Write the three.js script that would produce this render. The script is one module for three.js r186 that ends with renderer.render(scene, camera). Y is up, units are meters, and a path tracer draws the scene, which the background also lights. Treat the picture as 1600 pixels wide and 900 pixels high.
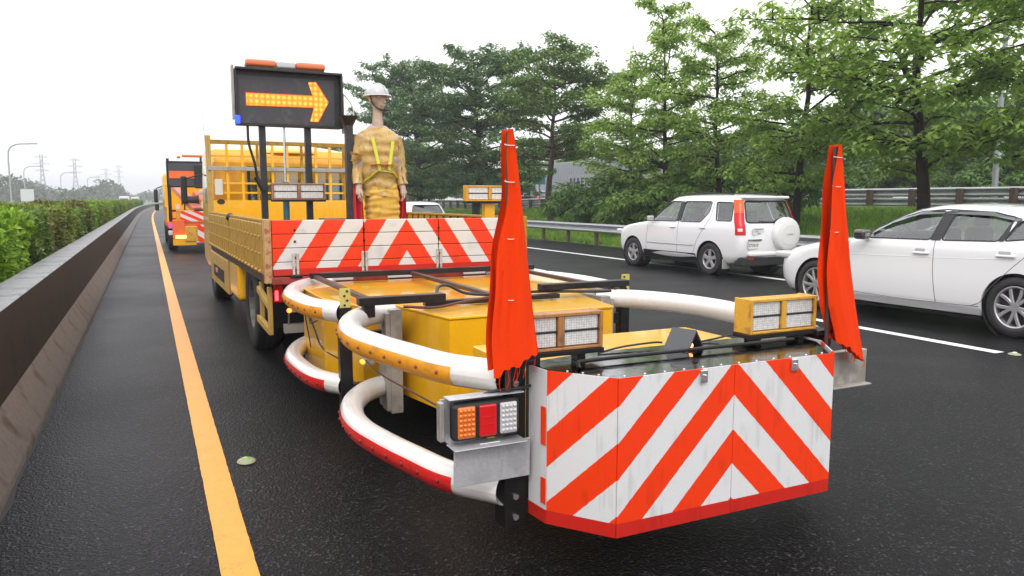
import * as THREE from 'three';
import { RoundedBoxGeometry } from 'three/addons/geometries/RoundedBoxGeometry.js';
import { mergeGeometries, mergeVertices } from 'three/addons/utils/BufferGeometryUtils.js';
import { MarchingCubes } from 'three/addons/objects/MarchingCubes.js';
import { Brush, Evaluator, SUBTRACTION } from 'three-bvh-csg';

// ---------- camera, sky, sun, exposure ----------
const scene = new THREE.Scene();
const camera = new THREE.PerspectiveCamera(41.56, 16 / 9, 0.1, 4000);
camera.position.set(0, 1.56, 0);
{
  const yaw = THREE.MathUtils.degToRad(25.5), pitch = THREE.MathUtils.degToRad(6.64);
  camera.lookAt(Math.sin(yaw) * Math.cos(pitch), 1.56 - Math.sin(pitch), -Math.cos(yaw) * Math.cos(pitch));
}
const renderer = new THREE.WebGLRenderer({ antialias: true });
renderer.toneMapping = THREE.LinearToneMapping;
renderer.toneMappingExposure = 1.8;
renderer.shadowMap.enabled = true;
{ // overcast rain sky: brighter towards the zenith
  const w = 128, h = 64, d = new Float32Array(w * h * 4);
  for (let j = 0; j < h; j++) for (let i = 0; i < w; i++) {
    const el = ((j + 0.5) / h - 0.5) * Math.PI, s = Math.max(0, Math.sin(el)), L = 0.72 + 0.6 * Math.pow(s, 0.7), k = (j * w + i) * 4;
    d[k] = L * 0.985; d[k + 1] = L * 0.985; d[k + 2] = L * 1.02; d[k + 3] = 1;
  }
  const sky = new THREE.DataTexture(d, w, h, THREE.RGBAFormat, THREE.FloatType);
  sky.mapping = THREE.EquirectangularReflectionMapping; sky.magFilter = THREE.LinearFilter; sky.needsUpdate = true;
  scene.background = sky; scene.environment = sky;
}
const sun = new THREE.DirectionalLight(0xfff6ea, 0.7);
sun.position.set(-14, 40, 18); sun.target.position.set(6, 0, -12);
sun.castShadow = true; sun.shadow.radius = 32; sun.shadow.mapSize.set(2048, 2048);
Object.assign(sun.shadow.camera, { left: -40, right: 40, top: 40, bottom: -40, near: 1, far: 140 });
scene.add(sun, sun.target);
scene.fog = new THREE.FogExp2(0xe4e6ea, 0.0011);

// ---------- helpers ----------
const rng = (a) => () => { a = (a + 0x6d2b79f5) | 0; let t = Math.imul(a ^ (a >>> 15), 1 | a); t = (t + Math.imul(t ^ (t >>> 7), 61 | t)) ^ t; return ((t ^ (t >>> 14)) >>> 0) / 4294967296; };
const V = (x, y, s) => new THREE.Vector3(x, y, -s);
const clamp = (x, a, b) => Math.min(b, Math.max(a, x)), lerp = (a, b, t) => a + (b - a) * t;
const sstep = (a, b, x) => { const t = clamp((x - a) / (b - a), 0, 1); return t * t * (3 - 2 * t); };
const bend = (s) => (s < 60 ? 0 : (s - 60) ** 2 / 5000);           // the road swings gently to the right far ahead
const used = {};
const numbered = (n) => { const k = used[n] = (used[n] ?? -1) + 1; return k ? n + '_' + String(k).padStart(3, '0') : n; };
function meta(o, label, category, group) { o.userData.label = label; o.userData.category = category; if (group) o.userData.group = group; return o; }
function thing(name, label, category, x, y, s, group) {
  const o = new THREE.Group(); o.name = numbered(name); o.position.set(x, y, -s); o.off = new THREE.Vector3(x, y, -s); scene.add(o);
  return meta(o, label, category, group);
}
function clean(g) {
  if (g.index) g = g.toNonIndexed();
  const o = new THREE.BufferGeometry();
  o.setAttribute('position', g.attributes.position);
  if (!g.attributes.normal) g.computeVertexNormals();
  o.setAttribute('normal', g.attributes.normal);
  o.setAttribute('uv', g.attributes.uv || new THREE.BufferAttribute(new Float32Array(g.attributes.position.count * 2), 2));
  return o;
}
function boxUV(g) {
  const p = g.attributes.position, n = g.attributes.normal, u = g.attributes.uv;
  for (let i = 0; i < p.count; i++) {
    const ax = Math.abs(n.getX(i)), ay = Math.abs(n.getY(i)), az = Math.abs(n.getZ(i));
    if (ay >= ax && ay >= az) u.setXY(i, p.getX(i), p.getZ(i)); else if (ax >= az) u.setXY(i, p.getZ(i), p.getY(i)); else u.setXY(i, p.getX(i), p.getY(i));
  }
}
const join = (gs) => mergeGeometries((Array.isArray(gs) ? gs : [gs]).map(clean));
// one named mesh under a thing (or one of its parts); geometry is written in world metres and moved to the thing's base
function P(name, gs, mat, parent, label) {
  let g = join(gs);
  if (mat.userData.metres) boxUV(g);
  const off = parent.off; g.translate(-off.x, -off.y, -off.z);
  const m = new THREE.Mesh(g, mat); m.name = name; m.off = off; m.castShadow = m.receiveShadow = true; parent.add(m);
  if (label) m.userData.label = label;
  return m;
}
function top(name, gs, mat, label, category, group) { // a thing that is one mesh
  const g = join(gs); if (mat.userData.metres) boxUV(g);
  g.computeBoundingBox(); const b = g.boundingBox, o = new THREE.Vector3((b.min.x + b.max.x) / 2, b.min.y, (b.min.z + b.max.z) / 2);
  g.translate(-o.x, -o.y, -o.z);
  const m = new THREE.Mesh(g, mat); m.name = numbered(name); m.position.copy(o); m.off = o; m.castShadow = m.receiveShadow = true; scene.add(m);
  return meta(m, label, category, group);
}
function struct(name, g, mat) { const m = new THREE.Mesh(g, mat); m.name = numbered(name); m.userData.kind = 'structure'; m.off = new THREE.Vector3(); m.castShadow = m.receiveShadow = true; scene.add(m); return m; }
function B(x0, x1, y0, y1, s0, s1, r = 0.004) {
  const w = Math.abs(x1 - x0), h = Math.abs(y1 - y0), d = Math.abs(s1 - s0);
  const g = r > 0 ? new RoundedBoxGeometry(w, h, d, r > 0.015 ? 3 : 1, Math.min(r, w / 2.01, h / 2.01, d / 2.01)) : new THREE.BoxGeometry(w, h, d);
  return g.translate((x0 + x1) / 2, (y0 + y1) / 2, -(s0 + s1) / 2);
}
function rod(a, b, r0, r1 = r0, seg = 10) {
  const p = V(...a), q = V(...b), d = q.clone().sub(p), g = new THREE.CylinderGeometry(r1, r0, d.length(), seg);
  g.applyQuaternion(new THREE.Quaternion().setFromUnitVectors(new THREE.Vector3(0, 1, 0), d.clone().normalize()));
  return g.translate((p.x + q.x) / 2, (p.y + q.y) / 2, (p.z + q.z) / 2);
}
function beam(a, b, w, h) { // rectangular bar between two points
  const p = V(...a), q = V(...b), d = q.clone().sub(p), g = new RoundedBoxGeometry(w, h, d.length(), 1, Math.min(w, h) * 0.12);
  const m = new THREE.Matrix4().lookAt(p, q, Math.abs(d.y) > 0.95 * d.length() ? new THREE.Vector3(0, 0, 1) : new THREE.Vector3(0, 1, 0));
  return g.applyMatrix4(m).translate((p.x + q.x) / 2, (p.y + q.y) / 2, (p.z + q.z) / 2);
}
const tube = (pts, r, n = 24, k = 8, closed = false) => new THREE.TubeGeometry(new THREE.CatmullRomCurve3(pts.map((p) => V(...p)), closed, 'catmullrom', 0.5), n, r, k, closed);
function slab(pts, y0, y1, bevel = 0.004) { // plan outline [X, S] between two heights
  const sh = new THREE.Shape(pts.map(([x, s]) => new THREE.Vector2(x, s)));
  const g = new THREE.ExtrudeGeometry(sh, { depth: y1 - y0 - 2 * bevel, bevelEnabled: bevel > 0, bevelSize: bevel, bevelThickness: bevel, bevelOffset: -bevel, bevelSegments: 1 });
  return g.rotateX(-Math.PI / 2).translate(0, y0 + bevel, 0);
}
function plate(pts, s0, s1, bevel = 0.002) { // upright outline [X, Y] between two distances
  const sh = new THREE.Shape(pts.map(([x, y]) => new THREE.Vector2(x, y)));
  const g = new THREE.ExtrudeGeometry(sh, { depth: s1 - s0 - 2 * bevel, bevelEnabled: bevel > 0, bevelSize: bevel, bevelThickness: bevel, bevelOffset: -bevel, bevelSegments: 1 });
  return g.translate(0, 0, -s1 + bevel);
}
function quadWall(a, b, y0, y1, th = 0.004) { // upright sheet from plan point a to b, uv = metres along and height
  const dx = b[0] - a[0], ds = b[1] - a[1], L = Math.hypot(dx, ds);
  const g = new THREE.BoxGeometry(L, y1 - y0, th), u = g.attributes.uv, p = g.attributes.position;
  for (let i = 0; i < p.count; i++) u.setXY(i, p.getX(i) + L / 2, p.getY(i) + (y0 + y1) / 2);
  return g.rotateY(Math.atan2(ds, dx)).translate((a[0] + b[0]) / 2, (y0 + y1) / 2, -(a[1] + b[1]) / 2);
}
// ---------- textures ----------
function lattice(period, seed) { const r = rng(seed), a = new Float32Array(period * period); for (let i = 0; i < a.length; i++) a[i] = r(); return a; }
function noiser(period, seed) {
  const a = lattice(period, seed);
  return (u, v) => {
    const x = u * period, y = v * period, i = Math.floor(x), j = Math.floor(y), fx = x - i, fy = y - j, sx = fx * fx * (3 - 2 * fx), sy = fy * fy * (3 - 2 * fy);
    const m = (k) => ((k % period) + period) % period, g = (p, q) => a[m(q) * period + m(p)];
    return lerp(lerp(g(i, j), g(i + 1, j), sx), lerp(g(i, j + 1), g(i + 1, j + 1), sx), sy);
  };
}
function tex(size, fn, metres, srgb = true, hgt = size) {
  const d = new Uint8Array(size * hgt * 4);
  for (let j = 0; j < hgt; j++) for (let i = 0; i < size; i++) { const c = fn(i / size, j / hgt), k = (j * size + i) * 4; for (let q = 0; q < 3; q++) d[k + q] = clamp(Math.round(c[q]), 0, 255); d[k + 3] = 255; }
  const t = new THREE.DataTexture(d, size, hgt); t.wrapS = t.wrapT = THREE.RepeatWrapping; t.magFilter = THREE.LinearFilter;
  if (srgb) t.colorSpace = THREE.SRGBColorSpace;
  if (metres) t.repeat.set(1 / metres, 1 / metres);
  t.needsUpdate = true; return t;
}
const toS = (x) => 255 * (x <= 0.0031308 ? 12.92 * x : 1.055 * Math.pow(x, 1 / 2.4) - 0.055);
function std(c, r, o = {}) { const { metres, ...rest } = o; const m = new THREE.MeshPhysicalMaterial({ roughness: r, ...rest }); m.color.setRGB(...c); if (metres) m.userData.metres = metres; return m; }
// worn surface: base colour with fine mottling, blotches and run-down streaks of grime
function wornTex(base, grime, { metres = 1.2, streak = 0.5, blotch = 0.4, fine = 0.08, seed = 1, size = 256 } = {}) {
  const n1 = noiser(6, seed), n2 = noiser(17, seed + 1), n3 = noiser(90, seed + 2), ns = noiser(64, seed + 3), nl = noiser(4, seed + 4);
  return tex(size, (u, v) => {
    const b = sstep(0.5, 0.85, n1(u, v) * 0.55 + n2(u, v) * 0.45) * blotch;
    const st = sstep(0.55, 0.95, ns(u, v * 0.06) * 0.7 + nl(u, v) * 0.3) * streak;
    const k = clamp(Math.max(b, st), 0, 1), f = 1 + (n3(u, v) - 0.5) * 2 * fine;
    return [0, 1, 2].map((q) => toS(lerp(base[q], grime[q], k) * f));
  }, metres);
}
function worn(base, grime, r, o = {}, t = {}) { const m = std([1, 1, 1], r, { metres: 1, ...o }); m.map = wornTex(base, grime, t); return m; }
// ---------- materials ----------
const asphalt = std([1, 1, 1], 0.52, { specularIntensity: 0.2 });
{
  const a = noiser(230, 11), b = noiser(420, 12), c = noiser(60, 13), e = noiser(9, 14), hgt = (u, v) => a(u, v) * 0.55 + b(u, v) * 0.45;
  asphalt.map = tex(1024, (u, v) => {
    const g = hgt(u, v), fleck = sstep(0.68, 0.84, g), L = (0.0015 + 0.005 * g + 0.06 * fleck) * (0.8 + 0.25 * c(u, v) + 0.2 * e(u, v));
    return [toS(L), toS(L * 0.965), toS(L * 1.07)];
  }, 2.3);
  asphalt.bumpMap = tex(1024, (u, v) => { const g = 255 * hgt(u, v); return [g, g, g]; }, 2.3, false); asphalt.bumpScale = 0.005;
  const w1 = noiser(5, 21), w2 = noiser(23, 22);
  asphalt.roughnessMap = tex(256, (u, v) => { const g = 255 * clamp(0.7 + 0.28 * (w1(u, v) * 0.6 + w2(u, v) * 0.4), 0, 1); return [g, g, g]; }, 11, false);
}
const paintTex = (c, d, seed) => { const a = noiser(160, seed), b = noiser(14, seed + 1), e = noiser(60, seed + 2); return tex(512, (u, v) => { const k = sstep(0.7, 0.9, a(u, v) * 0.7 + b(u, v) * 0.3) * 0.55 + 0.18 * e(u, v); return [0, 1, 2].map((q) => toS(lerp(c[q], d[q], k))); }, 1.7); };
const linePaint = (c, d, seed) => { const m = std([1, 1, 1], 0.42); m.map = paintTex(c, d, seed); return m; };
const yellowLine = linePaint([0.74, 0.29, 0.02], [0.36, 0.13, 0.015], 31), whiteLine = linePaint([0.75, 0.75, 0.74], [0.35, 0.35, 0.35], 34);
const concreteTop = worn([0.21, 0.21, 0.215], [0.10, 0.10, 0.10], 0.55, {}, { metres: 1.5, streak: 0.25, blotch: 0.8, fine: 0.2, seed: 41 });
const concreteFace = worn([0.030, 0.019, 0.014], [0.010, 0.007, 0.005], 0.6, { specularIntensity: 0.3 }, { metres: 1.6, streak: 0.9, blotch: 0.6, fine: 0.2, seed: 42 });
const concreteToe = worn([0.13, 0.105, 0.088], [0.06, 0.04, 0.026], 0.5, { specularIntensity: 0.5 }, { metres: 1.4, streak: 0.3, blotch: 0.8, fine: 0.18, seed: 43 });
const jointDark = std([0.015, 0.014, 0.013], 0.8);
const galv = worn([0.34, 0.35, 0.37], [0.20, 0.20, 0.21], 0.42, { metalness: 0.35 }, { metres: 0.8, streak: 0.4, blotch: 0.5, seed: 51 });
const brownPost = worn([0.09, 0.055, 0.04], [0.04, 0.03, 0.025], 0.8, {}, { seed: 52 });
const yellow = worn([0.80, 0.41, 0.004], [0.55, 0.28, 0.01], 0.3, { clearcoat: 0.7, clearcoatRoughness: 0.06 }, { metres: 1.5, streak: 0.3, blotch: 0.15, fine: 0.03, seed: 61 });
const dirtyYellow = worn([0.36, 0.20, 0.018], [0.16, 0.085, 0.02], 0.55, { specularIntensity: 0.6 }, { metres: 0.7, streak: 0.8, blotch: 0.6, fine: 0.15, seed: 62 });
const beige = worn([0.46, 0.29, 0.07], [0.26, 0.15, 0.05], 0.5, {}, { metres: 0.9, streak: 0.7, blotch: 0.5, seed: 63 });
const blackSteel = worn([0.009, 0.008, 0.009], [0.024, 0.018, 0.015], 0.38, { specularIntensity: 0.6 }, { metres: 0.6, blotch: 0.5, streak: 0.3, fine: 0.2, seed: 64 });
const rustBar = worn([0.06, 0.028, 0.02], [0.025, 0.018, 0.017], 0.45, {}, { metres: 0.5, blotch: 0.8, seed: 65 });
const rubber = std([0.014, 0.014, 0.015], 0.7), cableMat = std([0.012, 0.012, 0.013], 0.45), rustCable = std([0.07, 0.018, 0.012], 0.5);
const tubeWhite = worn([0.66, 0.64, 0.61], [0.46, 0.40, 0.33], 0.28, { clearcoat: 0.5, clearcoatRoughness: 0.12 }, { metres: 1.1, streak: 0, blotch: 0.5, fine: 0.03, seed: 66 });
const bandAmber = worn([0.72, 0.30, 0.015], [0.42, 0.17, 0.02], 0.4, {}, { metres: 0.8, blotch: 0.6, streak: 0.3, seed: 67 });
const bandRed = worn([0.60, 0.012, 0.012], [0.33, 0.01, 0.01], 0.35, { clearcoat: 0.4 }, { metres: 0.8, blotch: 0.5, seed: 68 });
const greySteel = worn([0.36, 0.34, 0.31], [0.20, 0.17, 0.14], 0.5, { metalness: 0.2 }, { metres: 0.6, blotch: 0.6, seed: 69 });
const aluSheet = worn([0.50, 0.51, 0.53], [0.33, 0.33, 0.35], 0.38, { metalness: 0.35 }, { metres: 0.5, blotch: 0.5, streak: 0.4, seed: 70 });
const chrome = std([0.75, 0.75, 0.76], 0.22, { metalness: 0.9 });
const redPaint = worn([0.55, 0.022, 0.012], [0.32, 0.02, 0.015], 0.4, { clearcoat: 0.4 }, { metres: 0.9, blotch: 0.5, seed: 71 });
const orangePaint = worn([0.72, 0.13, 0.02], [0.42, 0.09, 0.03], 0.45, {}, { metres: 0.9, blotch: 0.5, seed: 72 });
const glassDark = std([0.02, 0.025, 0.027], 0.05, { clearcoat: 1 });
const pane = std([0.72, 0.80, 0.78], 0.02, { transmission: 1, thickness: 0, ior: 2.0 });
const carWhite = std([0.74, 0.74, 0.745], 0.3, { clearcoat: 1, clearcoatRoughness: 0.04 });
const blackTrim = std([0.016, 0.016, 0.017], 0.55), interior = std([0.05, 0.05, 0.052], 0.8), seatCloth = std([0.10, 0.10, 0.105], 0.9);
const alloy = std([0.52, 0.52, 0.53], 0.3, { metalness: 0.7 });
const lensRed = std([0.55, 0.006, 0.012], 0.25, { specularIntensity: 0.6 }), lensAmber = std([0.75, 0.17, 0.01], 0.14, { clearcoat: 1 }), lensClear = std([0.55, 0.55, 0.56], 0.12, { clearcoat: 1 });
const glow = (c, k, base = c) => { const m = std(base, 0.4); m.emissive.setRGB(...c); m.emissiveIntensity = k; return m; };
const glowAmber = glow([1, 0.22, 0.03], 2.2), glowRed = glow([1, 0.06, 0.10], 1.6), glowBlue = glow([0.02, 0.06, 1], 1.3);

// ---------- setting ----------
const KS = (s) => lerp(1, 0.62, sstep(24, 58, s));
function groundY(x, s) {
  x -= bend(s);
  if (x < -1.2) return -0.03;
  if (x < 14.25) return -0.08;
  return lerp(-0.03, 1.15 * KS(s), sstep(14.3, 23.5, x)) + 0.05 * Math.sin(x * 1.3 + s * 0.7) * sstep(14.6, 16, x) * (1 - sstep(22, 23.5, x));
}
function axis(list) { const o = []; for (const [a, b, d] of list) for (let x = a; x < b - 1e-6; x += d) o.push(x); o.push(list[list.length - 1][1]); return o; }
function sheet(xs, ss, yf, uvShift = 0) {
  const p = [], u = [], ix = [];
  for (const s of ss) for (const x of xs) { p.push(x + bend(s), yf(x + bend(s), s), -s); u.push(x + uvShift, s); }
  const n = xs.length;
  for (let j = 0; j + 1 < ss.length; j++) for (let i = 0; i + 1 < n; i++) { const a = j * n + i, b = a + 1, c = a + n, d = c + 1; ix.push(a, b, c, b, d, c); }
  const g = new THREE.BufferGeometry(); g.setAttribute('position', new THREE.Float32BufferAttribute(p, 3)); g.setAttribute('uv', new THREE.Float32BufferAttribute(u, 2)); g.setIndex(ix); g.computeVertexNormals();
  return g;
}
const turf = std([1, 1, 1], 0.9);
{ const a = noiser(40, 81), b = noiser(220, 82), c = noiser(7, 83); turf.map = tex(512, (u, v) => { const k = a(u, v) * 0.35 + b(u, v) * 0.45 + c(u, v) * 0.2; return [toS(lerp(0.05, 0.16, k)), toS(lerp(0.12, 0.30, k)), toS(lerp(0.012, 0.04, k))]; }, 5.3);
  turf.bumpMap = tex(256, (u, v) => { const g = 255 * b(u, v); return [g, g, g]; }, 5.3, false); turf.bumpScale = 0.06; }
struct('ground', sheet(axis([[-1500, -300, 200], [-300, -20, 40], [-20, 14, 3.4], [14, 26, 0.5], [26, 80, 6], [80, 300, 44], [300, 1500, 200]]), axis([[-60, 0, 6], [0, 70, 1], [70, 300, 10], [300, 2400, 100]]), groundY), turf);
const roadS = axis([[-40, 60, 5], [60, 1200, 15]]);
const flat = (y) => () => y;
struct('road', sheet([-0.74, 4, 8, 13.9], roadS, flat(0)), asphalt);
struct('opposite_road', sheet([-16, -10, -3.4], roadS, flat(0), 3), asphalt);
struct('slip_road', sheet([25.2, 29, 33.5], axis([[-30, 120, 3], [120, 300, 15]]), (x, s) => groundY(x, s) + 0.03, 7), asphalt);
const mark = (name, x0, x1, s0, s1, m, y = 0.004) => struct(name, sheet([x0, x1], axis(s1 - s0 > 100 ? [[s0, 60, 5], [60, s1, 15]] : [[s0, s1, (s1 - s0) / 2]]), flat(y)), m);
{ // hand-laid thermoplastic: edges waver by a few millimetres
  const R = rng(39), p = [], u = [], ix = []; let n = 0;
  for (let s = -10; s < 900; s += s < 16 ? 0.06 : s < 60 ? 1 : 15, n++) { const k = s < 16 ? 0.003 : 0, a = 0.2 + (R() - 0.5) * k, b = 0.345 + (R() - 0.5) * k; p.push(a + bend(s), 0.004, -s, b + bend(s), 0.004, -s); u.push(a, s, b, s); if (n) ix.push(2 * n - 2, 2 * n - 1, 2 * n, 2 * n - 1, 2 * n + 1, 2 * n); }
  const g = new THREE.BufferGeometry(); g.setAttribute('position', new THREE.Float32BufferAttribute(p, 3)); g.setAttribute('uv', new THREE.Float32BufferAttribute(u, 2)); g.setIndex(ix); g.computeVertexNormals(); struct('yellow_edge_line', g, yellowLine);
}
mark('white_edge_line', 11.08, 11.26, -20, 900, whiteLine);
for (let s = -15.25; s < 200; s += 10) { mark('lane_dash', 7.73, 7.88, s, s + 4, whiteLine); mark('lane_dash', 4.0, 4.15, s, s + 4, whiteLine); }
mark('opposite_edge_line', -4.0, -3.85, 0, 700, whiteLine);

{ // median barrier: cast segments with open joints
  const t = thing('median_barrier', 'long dark stained concrete median barrier with pale top along the shoulder', 'barrier', -0.95, 0, 30);
  const prof = { toe: [[-0.737, 0], [-0.742, 0.06], [-0.875, 0.30]], face: [[-0.875, 0.30], [-0.925, 0.765], [-0.932, 0.81]], cap: [[-0.932, 0.81], [-0.945, 0.822], [-1.215, 0.822], [-1.23, 0.81], [-1.27, 0.30], [-1.36, 0.05], [-1.36, -0.05]] };
  const strip = (pts, s0, s1) => {
    const p = [], u = [], ix = [], n = Math.max(1, Math.round((s1 - s0) / 3)); let run = 0;
    pts.forEach(([x, y], i) => { if (i) run += Math.hypot(x - pts[i - 1][0], y - pts[i - 1][1]); for (let k = 0; k <= n; k++) { const s = lerp(s0, s1, k / n); p.push(x + bend(s), y, -s); u.push(s, run); } });
    for (let i = 0; i + 1 < pts.length; i++) for (let k = 0; k < n; k++) { const a = i * (n + 1) + k, c = a + n + 1; ix.push(a, c, a + 1, a + 1, c, c + 1); }
    const g = new THREE.BufferGeometry(); g.setAttribute('position', new THREE.Float32BufferAttribute(p, 3)); g.setAttribute('uv', new THREE.Float32BufferAttribute(u, 2)); g.setIndex(ix); g.computeVertexNormals(); return g;
  };
  const plain = (m) => { const c = m.clone(); c.userData = {}; return c; };
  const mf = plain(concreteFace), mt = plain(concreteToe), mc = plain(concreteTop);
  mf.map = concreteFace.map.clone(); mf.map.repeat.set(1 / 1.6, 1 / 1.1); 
  const L = 7.2; let s = -6.9 + 17.55 - 2 * L;
  for (let k = 0; s < 620; k++) {
    const len = s > 90 ? 36 : L, a = s + 0.012, b = s + len - 0.012;
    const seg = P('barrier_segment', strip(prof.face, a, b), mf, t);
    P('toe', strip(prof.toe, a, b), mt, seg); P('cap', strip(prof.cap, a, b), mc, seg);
    s += len;
  }
  P('joint_filler', [strip([[-0.75, 0], [-0.885, 0.30], [-0.942, 0.803], [-1.2, 0.81], [-1.235, 0.76], [-1.34, 0.05]], -12, 620)], jointDark, t);
  // dark gap of broken asphalt along the toe
  const r = rng(5), pts = [], w = [];
  for (let q = -8; q < 60; q += 0.25) { pts.push(q); w.push(0.012 + 0.03 * r() * r()); }
  const p = [], ix = []; pts.forEach((q, i) => { p.push(-0.745, 0.003, -q, -0.735 + w[i], 0.003, -q); if (i) ix.push(2 * i - 2, 2 * i - 1, 2 * i, 2 * i - 1, 2 * i + 1, 2 * i); });
  const g = new THREE.BufferGeometry(); g.setAttribute('position', new THREE.Float32BufferAttribute(p, 3)); g.setAttribute('uv', new THREE.Float32BufferAttribute(new Float32Array(p.length / 3 * 2), 2)); g.setIndex(ix); g.computeVertexNormals();
  struct('road_joint', g, jointDark);
}
function wBeam(x, yTop, s0, s1, side = -1) { // corrugated rail, its face towards side
  const pr = [[0, 0], [0.055, -0.02], [0.08, -0.05], [0.08, -0.08], [0.01, -0.125], [0, -0.155], [0.01, -0.185], [0.08, -0.23], [0.08, -0.26], [0.055, -0.29], [0, -0.31]];
  const p = [], u = [], ix = [], n = Math.max(1, Math.round((s1 - s0) / 2));
  pr.forEach(([d, y], i) => { for (let k = 0; k <= n; k++) { const s = lerp(s0, s1, k / n); p.push(x + side * d + bend(s), yTop(s) + y, -s); u.push(s, i * 0.05); } });
  for (let i = 0; i + 1 < pr.length; i++) for (let k = 0; k < n; k++) { const a = i * (n + 1) + k, c = a + n + 1; ix.push(a, a + 1, c, a + 1, c + 1, c); }
  const g = new THREE.BufferGeometry(); g.setAttribute('position', new THREE.Float32BufferAttribute(p, 3)); g.setAttribute('uv', new THREE.Float32BufferAttribute(u, 2)); g.setIndex(ix); g.computeVertexNormals(); return g;
}
const galvPlain = galv.clone(); galvPlain.userData = {};
{
  const t = thing('guard_rail', 'silver corrugated guard rail on dark posts at the grass edge', 'guard rail', 14.2, 0, 20);
  for (let s = -4; s < 96; s += 4) P('rail', wBeam(14.2, flat(0.72), s, s + 4.0), galvPlain, t);
  for (let s = -3; s < 96; s += 2) P('post', B(14.22, 14.34, -0.1, 0.66, s - 0.05, s + 0.05), brownPost, t);
  const u = thing('guard_rail', 'double railed guard rail with brown posts on the raised slip road', 'guard rail', 24.5, 1, 20);
  const gy = (s) => groundY(24.9, s);
  for (let s = -2; s < 90; s += 4) for (const h of [0.82, 0.48]) P('rail', wBeam(24.5, (q) => gy(q) + h, s, s + 4).scale(1, 1, 1), galvPlain, u);
  for (let s = -1; s < 90; s += 1.75) P('post', B(24.24, 24.41, gy(s) - 0.25, gy(s) + 0.78, s - 0.09, s + 0.09), brownPost, u);
  const kb = sheet([24.42, 24.43, 25.15], axis([[-6, 90, 2]]), (x, s) => groundY(24.9, s) + (x - bend(s) < 24.425 ? -0.25 : 0.16));
  const kerb = P('kerb_wall', kb, concreteTop, u);
}
// ---------- vegetation ----------
function leafMesh() { return { p: [], n: [], c: [] }; }
function leaf(L, o, dir, up, len, wid, col) { // folded four-corner leaf
  const side = new THREE.Vector3().crossVectors(dir, up).normalize(), nrm = new THREE.Vector3().crossVectors(side, dir).normalize();
  const mid = o.clone().addScaledVector(dir, len * 0.5), tip = o.clone().addScaledVector(dir, len).addScaledVector(nrm, -len * 0.18);
  const a = mid.clone().addScaledVector(side, wid / 2).addScaledVector(nrm, wid * 0.12), b = mid.clone().addScaledVector(side, -wid / 2).addScaledVector(nrm, wid * 0.12);
  for (const v of [o, tip, a, o, b, tip]) { L.p.push(v.x, v.y, v.z); L.c.push(col[0], col[1], col[2]); }
}
function leafGeo(L) {
  const g = new THREE.BufferGeometry(); g.setAttribute('position', new THREE.Float32BufferAttribute(L.p, 3)); g.setAttribute('color', new THREE.Float32BufferAttribute(L.c, 3));
  g.setAttribute('uv', new THREE.BufferAttribute(new Float32Array(L.p.length / 3 * 2), 2)); g.computeVertexNormals(); return g;
}
const foliage = std([1, 1, 1], 0.55, { vertexColors: true, side: THREE.DoubleSide, transmission: 0.5, thickness: 0, ior: 1.3 });
const bark = worn([0.022, 0.015, 0.014], [0.008, 0.006, 0.006], 0.85, { specularIntensity: 0.4 }, { metres: 0.5, streak: 0.7, blotch: 0.6, fine: 0.3, seed: 91 });
const redBark = worn([0.10, 0.055, 0.045], [0.045, 0.028, 0.024], 0.85, {}, { metres: 0.5, streak: 0.7, blotch: 0.6, fine: 0.3, seed: 92 });
function limb(pts, r0, r1, k = 6) { // tapered branch along points
  const c = new THREE.CatmullRomCurve3(pts), n = pts.length * 2, g = new THREE.TubeGeometry(c, n, 1, k, false), p = g.attributes.position, q = new THREE.Vector3(), ctr = new THREE.Vector3();
  for (let i = 0; i <= n; i++) { c.getPointAt(i / n, ctr); const r = lerp(r0, r1, i / n); for (let j = 0; j <= k; j++) { const id = i * (k + 1) + j; q.fromBufferAttribute(p, id).sub(ctr).multiplyScalar(r).add(ctr); p.setXYZ(id, q.x, q.y, q.z); } }
  return g;
}
const mixc = (a, b, t) => [0, 1, 2].map((k) => lerp(a[k], b[k], t));
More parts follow.
